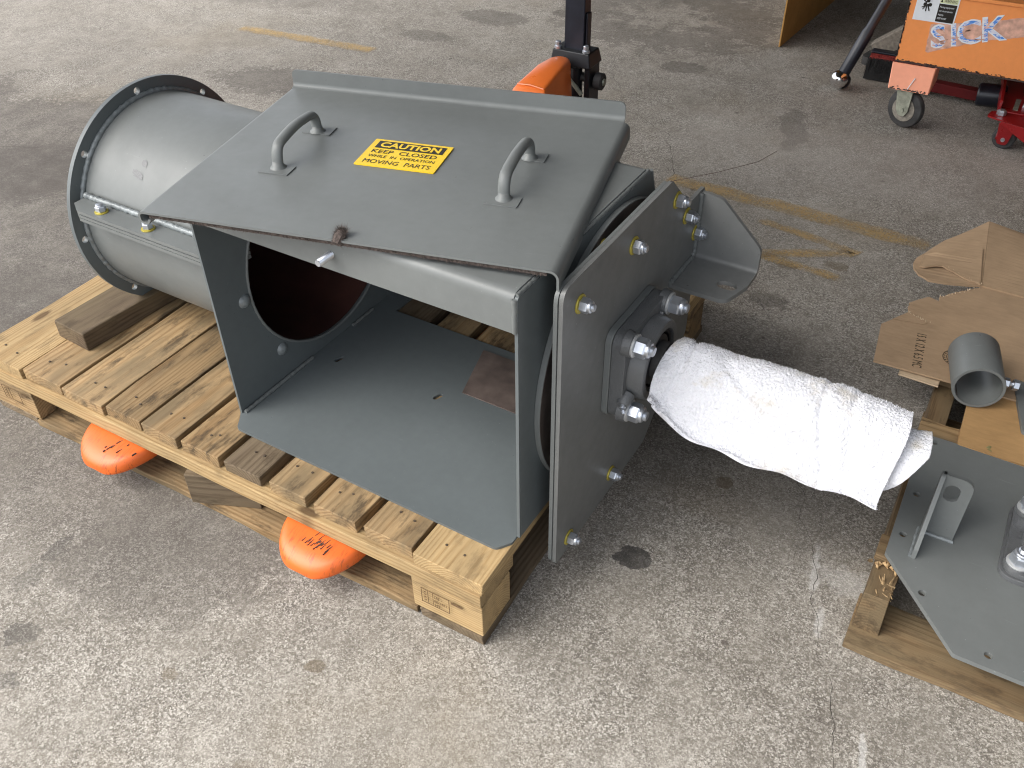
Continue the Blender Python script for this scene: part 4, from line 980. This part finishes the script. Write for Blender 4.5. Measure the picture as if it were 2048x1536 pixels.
# small carton under the plates
bx = thing('cardboard_box', 'flat orange brown carton lying beneath the small pipe sleeve', 'cardboard', (.70, .93, .127))
MB().prism([rounded([(-.108, -.205), (.35, -.215), (.35, .21), (-.05, .215), (-.055, .01), (-.112, -.02)], .004)], (0, 0, 0), (1, 0, 0), (0, 1, 0), .013).build('top_panel', 'card2', bx, .002)
flap('end_flap', [(-.098, -.236), (.35, -.246), (.35, -.207), (-.106, -.202)], .001, bx, 'card2', .006)
# grey plate with bracket and bearing
z2 = .1302
ep = thing('bearing_plate', 'octagonal grey end plate with slotted bracket and bearing lying on the right pallet', 'steel plate', (.533, .727, z2))
poly = rounded([(.0, 0), (.002, -.326), (.133, -.475), (.49, -.475), (.62, -.326), (.62, 0)], [.006, .006, .006, .01, .01, .01])
hls = [circ(.022, -.010-.006, .0062, 12), circ(.020, -.168, .0062, 12), circ(.019, -.274, .0062, 12), circ(.071, -.383, .0062, 12), circ(.178, -.452, .0062, 12), circ(.33, -.455, .0062, 12)]
MB().prism([poly]+hls, (0, 0, 0), (1, 0, 0), (0, 1, 0), .0085).build('plate', 'grey', ep, .0012, 2)
# bracket: slotted wing (normal -y) + edge-on wing
bx0, by0 = .040, -.252
wg = rounded([(0, 0), (.052, 0), (.052, .135), (0, .135)], [0, 0, .022, .003])
b_ = MB().prism([wg, slot(.024, .100, .006, .0115, R(90))], (bx0, by0+.008, .0085), (1, 0, 0), (0, 0, 1), .007)
wg2 = rounded([(0, 0), (-.075, 0), (-.075, .02), (-.012, .135), (0, .135)], [0, 0, .006, .02, 0])
b_.prism([wg2], (bx0, by0+.008, .0085), (0, 1, 0), (0, 0, 1), .007)
bro = b_.build('mounting_bracket', 'grey', ep, .001, 2)
bead([(bx0+.002, by0-.001, .0095), (bx0+.054, by0-.001, .0095)], .0036, 21).build('weld_bead', 'weld', bro, ang=80)
bead([(bx0-.001, by0-.066, .0095), (bx0-.001, by0+.005, .0095)], .0036, 22).build('weld_bead', 'weld', bro, ang=80)
c2 = (.255, -.205)
def sq2(h, r): return [(c2[0]+x, c2[1]+y) for x, y in rrect(-h, h, -h, h, r)]
b2_ = MB().prism([sq2(.090, .024)], (0, 0, .0088), (1, 0, 0), (0, 1, 0), .010)
b2_.prism([sq2(.086, .024)], (0, 0, .0188), (1, 0, 0), (0, 1, 0), .009)
b2_.lathe((c2[0], c2[1], .026), (c2[0], c2[1], .068), [(.068, 0), (.064, .2), (.060, .9), (.057, 1), (.045, 1), (.044, .4)], 40, False, False)
for sx, sy in ((1, 1), (1, -1), (-1, 1), (-1, -1)):
    b2_.lathe((c2[0]+sx*.066, c2[1]+sy*.066, .026), (c2[0]+sx*.066, c2[1]+sy*.066, .033), [(.021, 0), (.019, 1)], 20)
b2o = b2_.build('bearing_housing', 'cast', ep, .002, 2, 40)
text('10', .018, 'cast', b2o, 'cast_lettering', (c2[0]-.078, c2[1]+.012, .0276), (0, 0, R(-90)), th=.0008)
for sx, sy in ((1, 1), (1, -1), (-1, 1), (-1, -1)):
    nut_into(ep, (c2[0]+sx*.066, c2[1]+sy*.066, .0335), (0, 0, 1), .0140, 'hex_nut', 'washer', 1.35)
# pipe sleeve
ps = thing('pipe_sleeve', 'short grey pipe sleeve lying open end forward on the cardboard', 'pipe', mtx=Matrix.Translation((.596, .845, .143+.047)) @ Matrix.Rotation(R(13), 4, 'Z'))
MB().lathe((0, -.002, 0), (0, .118, 0), [(.0415, 0), (.0465, 0), (.047, .01), (.047, .99), (.0465, 1), (.0415, 1), (.0415, 0)], 56, False, False).build('pipe_wall', 'grey', ps, ang=40)
MB().tube([(-.031, .002, -.027), (-.031, .11, -.027)], .0012, 6).build('weld_seam', 'rusty', ps)
MB().lathe((.047, .042, -.008), (.060, .042, -.009), [(.0095, 0), (.0105, .1), (.0105, .9), (.0095, 1)], 6).build('set_screw', 'zinc', ps, ang=25)
MB().lathe((.060, .042, -.009), (.068, .042, -.010), [(.005, 0), (.005, 1)], 12).build('screw_shank', 'zinc', ps, ang=25)
MB().lathe((.067, .042, -.010), (.078, .042, -.011), [(.0100, 0), (.0110, .1), (.0110, .9), (.0095, 1)], 6).build('lock_nut', 'zinc', ps, ang=25)
# small flanged bearing plate
sb = thing('small_bearing_flange', 'small grey flange plate with a drilled corner beside the pipe sleeve', 'steel plate', (.72, .87, .1408))
pl_ = rounded([(-.065, .095), (-.030, -.058), (-.012, -.068), (.10, -.055), (.14, .10)], [.01, .008, .01, .01, .01])
MB().prism([pl_, circ(-.010, -.045, .0072, 16)], (0, 0, 0), (1, 0, 0), (0, 1, 0), .008).build('plate', 'grey', sb, .001)
MB().lathe((.05, .03, .008), (.05, .03, .055), [(.058, 0), (.055, .1), (.055, .95), (.05, 1)], 40).build('hub', 'grey', sb, ang=40)
bead([(.05+.060*math.cos(R(a)), .03+.060*math.sin(R(a)), .0095) for a in range(150, 331, 6)], .0042, 31).build('weld_bead', 'weld', sb, ang=80)
pc = MB().prism([rounded([(0, 0), (.12, -.03), (.16, .16), (.055, .16)], [.012, .01, .01, .01])], (.655, 1.235, .1502), (1, 0, 0), (0, 1, 0), .009).build('steel_plate', 'grey', None, .0015)
tag(pc, 'rounded grey plate corner on the carton at the right picture edge', 'steel plate')
lf = MB()
rg = random.Random(5); LV = []
for i in range(9):
    t = i/8; wv_ = .006*math.sin(math.pi*min(1, t*1.05))*(1+.4*rg.uniform(-1, 1)); x = .022*t; z = .003*math.sin(t*5)
    LV.append([(x, wv_, z+.002), (x, 0, z), (x, -wv_*1.1, z+.0015)])
lf.rings(LV, False, False, False); lo = lf.build('dry_leaf', 'leaf', None)
lo.matrix_world = Matrix.Translation((.638, .738, .1372)) @ Matrix.Rotation(R(15), 4, 'Z'); tag(lo, 'small curled dry leaf at the upper edge of the octagonal plate', 'leaf')
# thin wire on top of the end plate
MHw = lambda u, v, z: MH @ Vector((u, v, z))
wr = MB().tube([MHw(P1+.004, .405, .4745), MHw(.10, .47, .476), MHw(.14, .55, .470), MHw(.155, .60, .472)], .0005, 5).build('thin_wire', 'wire', None)
tag(wr, 'thin dark wire sticking out over the top corner of the end plate', 'wire')

# ------------------------------------------------------------------ back right: cart, floor jack, brooms, bar, board
ca = thing('steel_cart', 'old orange steel cart with SICK sticker standing on a caster', 'cart', (.088, 2.478, 0))
def CA(mb): mb.v = [(x-.088, y-2.478, z) for x, y, z in mb.v]; return mb
CA(MB().box(.088, 1.05, 2.478, 2.483, .199, .412)).build('front_panel', 'orange_old', ca, .0015)
CA(MB().box(.088, .0925, 2.4835, 3.0, .199, .412)).build('side_panel', 'orange_old', ca, .0015)
CA(MB().box(.094, 1.05, 2.4835, 3.0, .40, .4125)).build('top_panel', 'orange_old', ca, .0015)
CA(MB().box(.2245, 1.05, 2.4835, 3.0, .1995, .205)).build('light_block_panel', 'orange_old', ca)  # added to block light, so the floor under the cart stays dark
CA(MB().box(.17, 1.05, 2.470, 2.4775, .414, .424)).build('top_lip', 'orange_old', ca, .001)
CA(MB().box(.088, 1.05, 2.4735, 2.4775, .197, .201)).build('bottom_seam', 'scuff', ca)
lg = CA(MB().hexa([(.098, 2.406, .131), (.222, 2.406, .131), (.225, 2.412, .131), (.095, 2.412, .131)], [(.086, 2.462, .197), (.218, 2.462, .197), (.221, 2.468, .197), (.083, 2.468, .197)])).build('leg_plate', 'pink', ca, .001)
lg['label'] = 'faded salmon leg plate with white scratch'
CA(MB().hexa([(.218, 2.412, .131), (.224, 2.412, .131), (.224, 2.55, .131), (.218, 2.55, .131)], [(.215, 2.468, .197), (.221, 2.468, .197), (.221, 2.56, .197), (.215, 2.56, .197)])).build('leg_side', 'pink', ca)
CA(MB().hexa([(.1545, 2.4075, .137), (.157, 2.4075, .137), (.157, 2.409, .137), (.1545, 2.409, .137)], [(.167, 2.4318, .167), (.170, 2.4318, .167), (.170, 2.4348, .167), (.167, 2.4348, .167)])).build('paint_scratch', 'labelwhite', lg, smooth=False)
sc_ = MB(); rg = random.Random(9)
for i in range(60):
    x = rg.uniform(.1, .222); z = .131+abs(rg.gauss(0, .003)); w_ = rg.uniform(.002, .008); f_ = (z-.131)/.066
    y = 2.406+f_*.056-.0006
    sc_.hexa([(x, y, z), (x+w_, y, z), (x+w_, y+.001, z), (x, y+.001, z)], [(x, y+.002, z+.002), (x+w_, y+.002, z+.002), (x+w_, y+.003, z+.002), (x, y+.003, z+.002)])
for i in range(90):
    x = rg.uniform(.088, .62); z = .200+abs(rg.gauss(0, .0022)); w_ = rg.uniform(.002, .010)
    sc_.box(x, x+w_, 2.4768, 2.4779, z, z+rg.uniform(.001, .003))
for i in range(40):
    z = rg.uniform(.2, .41); sc_.box(.0868, .088+rg.uniform(.0006, .0035), 2.4768, 2.4779, z, z+rg.uniform(.002, .012))
CA(sc_).build('paint_chip', 'scuff', ca, smooth=False)
cs = CA(MB().lathe((.152, 2.44, .064), (.182, 2.44, .064), [(.048, 0), (.060, .12), (.064, .35), (.064, .65), (.060, .88), (.048, 1)], 32)).build('caster_wheel', 'rubber', ca, ang=30)
CA(MB().lathe((.150, 2.44, .064), (.184, 2.44, .064), [(.040, 0), (.040, 1)], 24)).build('wheel_hub', 'bristlegrey', cs, ang=30)
kf = MB()
for x_ in (.142, .186):
    kf.prism([rounded([(2.44-.022, .131), (2.44-.021, .062), (2.44-.010, .044), (2.44+.010, .044), (2.44+.022, .062), (2.44+.036, .131)], [0, .012, .012, .012, .012, 0])], (x_, 0, 0), (0, 1, 0), (0, 0, 1), .004)
kf.box(.142, .190, 2.418, 2.476, .127, .131)
# the fork faces the camera: turn the caster about its vertical axis
kfo = CA(kf).build('caster_fork', 'galv', ca, .001)
axo = CA(MB().lathe((.138, 2.44, .064), (.194, 2.44, .064), [(.008, 0), (.008, 1)], 6)).build('axle_bolt', 'galv', ca, ang=25)
TR = Matrix.Translation((.165-.088, 2.44-2.478, 0)) @ Matrix.Rotation(R(68), 4, 'Z') @ Matrix.Translation((-.167+.088, -2.44+2.478, 0))
for o_ in (cs, kfo, axo): o_.matrix_local = TR
# second caster far right
c3 = copy_tree(cs, ca); c3.matrix_local = Matrix.Translation((.78, 0, 0)) @ TR
# warning sticker
def ST_(x0, x1, z0, z1, d, mat, name, parent): return CA(MB().box(x0, x1, 2.478-d, 2.478-.0003, z0, z1)).build(name, mat, parent, smooth=False)
wlb = ST_(.107, .232, .334, .412, .0012, 'labelwhite', 'warning_sticker', ca); wlb['label'] = 'white and black WARNING sticker with hand and roller pictogram'
ST_(.175, .228, .3375, .392, .0016, 'labelblack', 'black_field', wlb); ST_(.175, .228, .394, .410, .0016, 'labelcream', 'cream_field', wlb)
def TX(s, size, mat, par, x, z, d, width=None, bold=0.0, rot=0.0, name='lettering', sx=1.0):
    return text(s, size, mat, par, name, (0, 0, 0), mtx=Matrix.Translation((x-.088, -d, z)) @ Matrix.Rotation(rot, 4, 'Y') @ Matrix.Rotation(math.pi/2, 4, 'X'), width=width, bold=bold, th=.0001, sx=sx)
TX('WARNING', .0135, 'labelblack', wlb, .187, .3972, .0019, .038)
CA(MB().add([(.177, 2.4760, .3965), (.184, 2.4760, .3965), (.1805, 2.4760, .407)], [(0, 1, 2)])).build('warning_triangle', 'labelblack', wlb, smooth=False)
for i, s_ in enumerate(('Moving equipment', 'can cause severe', 'injury.', 'KEEP AWAY')):
    TX(s_, .0082, 'labelwhite', wlb, .179, .380-i*.0115, .0019, (.042, .040, .017, .027)[i])
hd_ = MB()
for a, b2, r_ in (((.141, .408), (.141, .392), .006), ((.128, .396), (.138, .390), .0022), ((.141, .386), (.150, .366), .0022), ((.139, .382), (.140, .364), .002), ((.136, .380), (.130, .368), .0018), ((.133, .378), (.126, .374), .0018)):
    hd_.lathe((a[0], 2.4766, a[1]), (b2[0], 2.4766, b2[1]), [(r_, 0), (r_*.85, 1)], 8)
for x_ in (.134, .149): hd_.lathe((x_, 2.4775, .384), (x_, 2.4762, .384), [(.0055, 0), (.0055, 1)], 16)
CA(hd_).build('pictogram', 'labelblack', wlb, smooth=False)
# torn SICK sticker
sk = rounded([(.166, .326), (.186, .332), (.30, .352), (.47, .398), (.47, .338), (.33, .301), (.30, .290), (.180, .239), (.171, .244)], [.002]*9)
jz = []
for i in range(len(sk)):
    a, b2 = Vector(sk[i]), Vector(sk[(i+1) % len(sk)]); k = max(1, int((b2-a).length/.008))
    for q in range(k): p = a.lerp(b2, q/k); jz.append((p.x+rnd.uniform(-.001, .001), p.y+rnd.uniform(-.0012, .0012)))
skm = MB().prism([jz], (0, 2.4779, 0), (1, 0, 0), (0, 0, 1), .0010)
sko = CA(skm).build('sick_sticker', 'tape', ca, smooth=False); sko['label'] = 'torn pale sticker with blue SICK lettering'
rot_ = -R(15.5)
for ch, x_, z_, sz in (('S', .184, .2555, .098), ('I', .2375, .271, .096), ('C', .2560, .277, .102), ('K', .322, .297, .104)):
    TX(ch, sz, 'labelwhite', sko, x_, z_, .0013, bold=.0028, rot=rot_, name='letter_edge', sx=1.0)
def torn_blue():
    m, nt, b = new_mat('worn blue print'); v = coords(nt)
    f = noi(nt, coords(nt, scale=(30, 90, 30)), 1.3, 5, 0.65)
    c = ramp(nt, f, [(0.46, (0.07, 0.24, 0.66)), (0.52, (0.66, 0.66, 0.74))])
    L(nt, c, b.inputs['Base Color']); b.inputs['Roughness'].default_value = .5; return m
MAT['tornblue'] = torn_blue()
for ch, x_, z_, sz in (('S', .1865, .2585, .091), ('I', .2395, .274, .089), ('C', .2585, .2805, .095), ('K', .3245, .3, .097)):
    TX(ch, sz, 'tornblue', sko, x_, z_, .0016, bold=.0006, rot=rot_)
tr_ = MB(); rg = random.Random(4)
for i in range(46):
    x = rg.uniform(.185, .44); z = .262+(x-.185)*.29+rg.uniform(-.002, .052); l_ = rg.uniform(.006, .03); w_ = rg.uniform(.0008, .0035); a = rg.uniform(-.3, .5)
    tr_.prism([[(0, 0), (l_*math.cos(a), l_*math.sin(a)), (l_*math.cos(a)-w_, l_*math.sin(a)+w_), (-w_*.5, w_)]], (x, 2.4763, z), (1, 0, 0), (0, 0, 1), .0002)
CA(tr_).build('tear', 'tape', sko, smooth=False)

# floor jack
fj = thing('floor_jack', 'red hydraulic floor jack on small casters beneath the orange cart', 'floor jack', (.48, 2.43, 0))
def FJ(mb): mb.v = [(x-.48, y-2.43, z) for x, y, z in mb.v]; return mb
FJ(MB().prism([rounded([(.410, 2.43), (.56, 2.37), (.60, 2.47), (.45, 2.485), (.418, 2.475)], .012)], (0, 0, .088), (1, 0, 0), (0, 1, 0), .005)).build('caster_plate', 'red', fj, .001)
for x_ in (.455, .62):
    FJ(MB().prism([rounded([(2.43, .088), (2.40, .03), (2.445, .02), (2.485, .088)], [0, .014, .014, 0])], (x_, 0, 0), (0, 1, 0), (0, 0, 1), .004)).build('caster_fork', 'red', fj)
fk = FJ(MB().prism([rounded([(.452, .086), (.462, .020), (.492, .018), (.505, .086)], [0, .012, .014, 0])], (0, 2.405, 0), (1, 0, 0), (0, 0, 1), .004)).build('caster_fork', 'red', fj, .001)
wh = FJ(MB().lathe((.478, 2.412, .036), (.482, 2.444, .036), [(.030, 0), (.035, .1), (.035, .9), (.030, 1)], 24)).build('caster_wheel', 'rubber', fj, ang=30)
FJ(MB().lathe((.478, 2.402, .036), (.478, 2.396, .036), [(.007, 0), (.006, 1)], 12)).build('axle_cap', 'zinc', wh, ang=30)
FJ(MB().hexa([(.455, 2.40, .086), (.60, 2.36, .02), (.605, 2.366, .02), (.455, 2.406, .086)], [(.455, 2.40, .093), (.60, 2.36, .093), (.605, 2.366, .093), (.455, 2.406, .093)])).build('frame_gusset', 'red', fj, .001)
FJ(MB().box(.570, .576, 2.34, 2.40, .0, .092)).build('frame_end', 'red', fj, .001)
FJ(MB().lathe((.448, 2.452, .093), (.448, 2.452, .110), [(.013, 0), (.0145, .15), (.0145, .75), (.011, 1)], 6)).build('caster_bolt', 'zinc', fj, ang=25)
FJ(MB().hexa([(.432, 2.48, .088), (.442, 2.48, .088), (.40, 2.95, .10), (.39, 2.95, .10)], [(.432, 2.48, .128), (.442, 2.48, .128), (.40, 2.95, .18), (.39, 2.95, .18)])).build('side_frame', 'red', fj, .002)
FJ(MB().hexa([(.445, 2.482, .088), (.62, 2.482, .088), (.62, 2.9, .095), (.41, 2.9, .095)], [(.445, 2.482, .096), (.62, 2.482, .096), (.62, 2.9, .105), (.41, 2.9, .105)])).build('frame_pan', 'red', fj, .002)
FJ(MB().box(.475, .49, 2.50, 2.62, .0975, .0985)).build('maker_plate', 'galv', fj)
FJ(MB().lathe((.50, 2.54, .10), (.52, 2.54, .10), [(.010, 0), (.010, 1)], 12)).build('pivot_bolt', 'zinc', fj, ang=30)
FJ(MB().tube([(.53, 2.50, .11), (.60, 2.50, .15)], .010, 10)).build('release_rod', 'chrome', fj, ang=30)
FJ(MB().lathe((.352, 2.66, .070), (.44, 2.665, .075), [(.034, 0), (.038, .06), (.038, .94), (.034, 1)], 24)).build('front_roller', 'blackpaint', fj, ang=30)
FJ(MB().hexa([(.15, 2.74, .02), (.40, 2.72, .02), (.40, 2.76, .02), (.15, 2.78, .02)], [(.15, 2.74, .055), (.40, 2.72, .055), (.40, 2.76, .055), (.15, 2.78, .055)])).build('lift_arm', 'red_shaded', fj, .003)
FJ(MB().box(.12, .16, 2.735, 2.785, .001, .05)).build('arm_end', 'black', fj, .003)

# heavy black bar with chrome ball end
b0 = Vector((-.105, 2.655, .036)); b1 = Vector((.012, 2.80, .42)); bd = (b1-b0).normalized()
ba = thing('tow_bar_rod', 'black steel rod with chrome ball end leaning beside the left edge of the orange cart', 'steel rod', (b0.x, b0.y, 0))
def BA(mb): mb.v = [(x-b0.x, y-b0.y, z) for x, y, z in mb.v]; return mb
dr = (Vector((.504, -.746, 1.315))-b0); 
BA(MB().lathe(b0+bd*.02, b0+bd*1.0, [(.019, 0), (.021, .005), (.021, .16), (.017, .175), (.0165, 1)], 20)).build('rod', 'blackpaint', ba, ang=30)
ax_ = Vector((-.15, -.75, .45)).normalized()
BA(MB().lathe(b0-ax_*.045+Vector((0, 0, .006)), b0+ax_*.010+Vector((0, 0, .006)), [(.024, 0), (.028, .1), (.028, .9), (.026, 1)], 24)).build('end_socket', 'blackpaint', ba, ang=30)
BA(MB().lathe(b0+ax_*.0, b0+ax_*.040, [(.030, 0), (.032, .15), (.032, .35), (.029, .5), (.022, .75), (.012, .92), (.003, 1)], 28)).build('ball_end', 'chrome', ba, ang=50)

# brooms behind the cart
rg = random.Random(21)
def bristles(cx_, cy_, cz_, lx, ly, hz, mat, name, parent, lean=(0, -.15), nb=700):
    mb = MB()
    mb.hexa([(cx_-lx, cy_-ly+lean[1]*hz, cz_-hz), (cx_+lx, cy_-ly+lean[1]*hz, cz_-hz), (cx_+lx, cy_+ly+lean[1]*hz, cz_-hz), (cx_-lx, cy_+ly+lean[1]*hz, cz_-hz)],
            [(cx_-lx*.95, cy_-ly*.7, cz_), (cx_+lx*.95, cy_-ly*.7, cz_), (cx_+lx*.95, cy_+ly*.7, cz_), (cx_-lx*.95, cy_+ly*.7, cz_)])
    for i in range(nb):
        x = cx_+rg.uniform(-lx, lx); y = cy_+rg.choice((-1, 1))*ly*rg.uniform(.6, 1.1); t_ = Vector((x+rg.uniform(-.008, .008), y+lean[1]*hz+rg.uniform(-.008, .008), cz_-hz-rg.uniform(-.004, .004)))
        mb.add([(x-.0012, y, cz_), (x+.0012, y, cz_), t_], [(0, 1, 2)])
    return mb.build(name, mat, parent, smooth=False)
brm = thing('push_broom', 'broom with black and red bristles standing behind the orange cart', 'broom', (.02, 2.83, 0))
bristles(.05, 0, .080, .12, .022, .076, 'bristle', 'black_bristles', brm); bristles(.05, 0, .094, .115, .018, .018, 'bristlered', 'red_bristles', brm, nb=300)
MB().box(-.065, .165, -.018, .018, .094, .103).build('broom_head', 'blackpaint', brm, .004)
MB().tube([(.08, 0, .11), (.10, .25, .60)], .012, 12).build('broom_handle', 'woodlight', brm)
mp = thing('deck_brush', 'dusty grey brush head hanging above the red broom behind the cart', 'brush', (.03, 2.95, .12))
mm = Matrix.Rotation(R(-38), 4, 'Y')
b5 = MB().rings([[(-.10, -.03, -.03), (-.10, .03, -.03), (-.10, .03, .035), (-.10, -.03, .035)], [(.11, -.03, -.03), (.11, .03, -.03), (.11, .03, .035), (.11, -.03, .035)]])
rgm = random.Random(8)
for i in range(500):
    y = rgm.uniform(-.03, .03); z = rgm.uniform(-.03, .035)
    b5.add([(-.10, y-.001, z), (-.10, y+.001, z), (-.112-rgm.uniform(0, .008), y, z+rgm.uniform(-.004, .004))], [(0, 1, 2)])
b5.build('brush_pad', 'bristlegrey', mp, .004, mtx=mm)
MB().tube([(.05, 0, .06), (.09, .08, .5)], .013, 12).build('brush_handle', 'yellowzinc', mp)
MB().tube([(.045, -.004, .05), (.055, .012, .15)], .017, 12).build('handle_ferrule', 'galv', mp)
db = thing('rubber_pad', 'black rubber pad lying flat behind the black rod', 'rubber pad', (-.05, 3.0, 0))
MB().prism([rounded([(-.05, -.06), (.14, -.07), (.16, .10), (-.02, .10)], .03)], (0, 0, .001), (1, 0, 0), (0, 1, 0), .03).build('pad', 'rubber', db, .004)
# tall cardboard sheet standing on edge
cp = thing('cardboard_sheet', 'large tan cardboard sheet standing on edge at the top of the picture', 'cardboard', (-.42, 2.975, 0))
MB().hexa([(-.006, 0, .001), (0, 0, .001), (.045, .85, .001), (.039, .85, .001)], [(-.006, 0, .95), (0, 0, .95), (.045, .85, .95), (.039, .85, .95)]).build('board_face', 'card3', cp, .001)

for o in bpy.data.objects:
    if o.type == 'MESH' and o.name.split('.')[0] in ('nail_head', 'tear', 'paint_chip', 'scuff_mark', 'splinter', 'torn_fibre', 'felt_tuft', 'black_bristles', 'red_bristles', 'printed_emblem', 'burnt_stamp', 'lettering', 'stamp_lettering', 'printed_lettering', 'cast_lettering', 'pictogram'):
        o['kind'] = 'stuff'
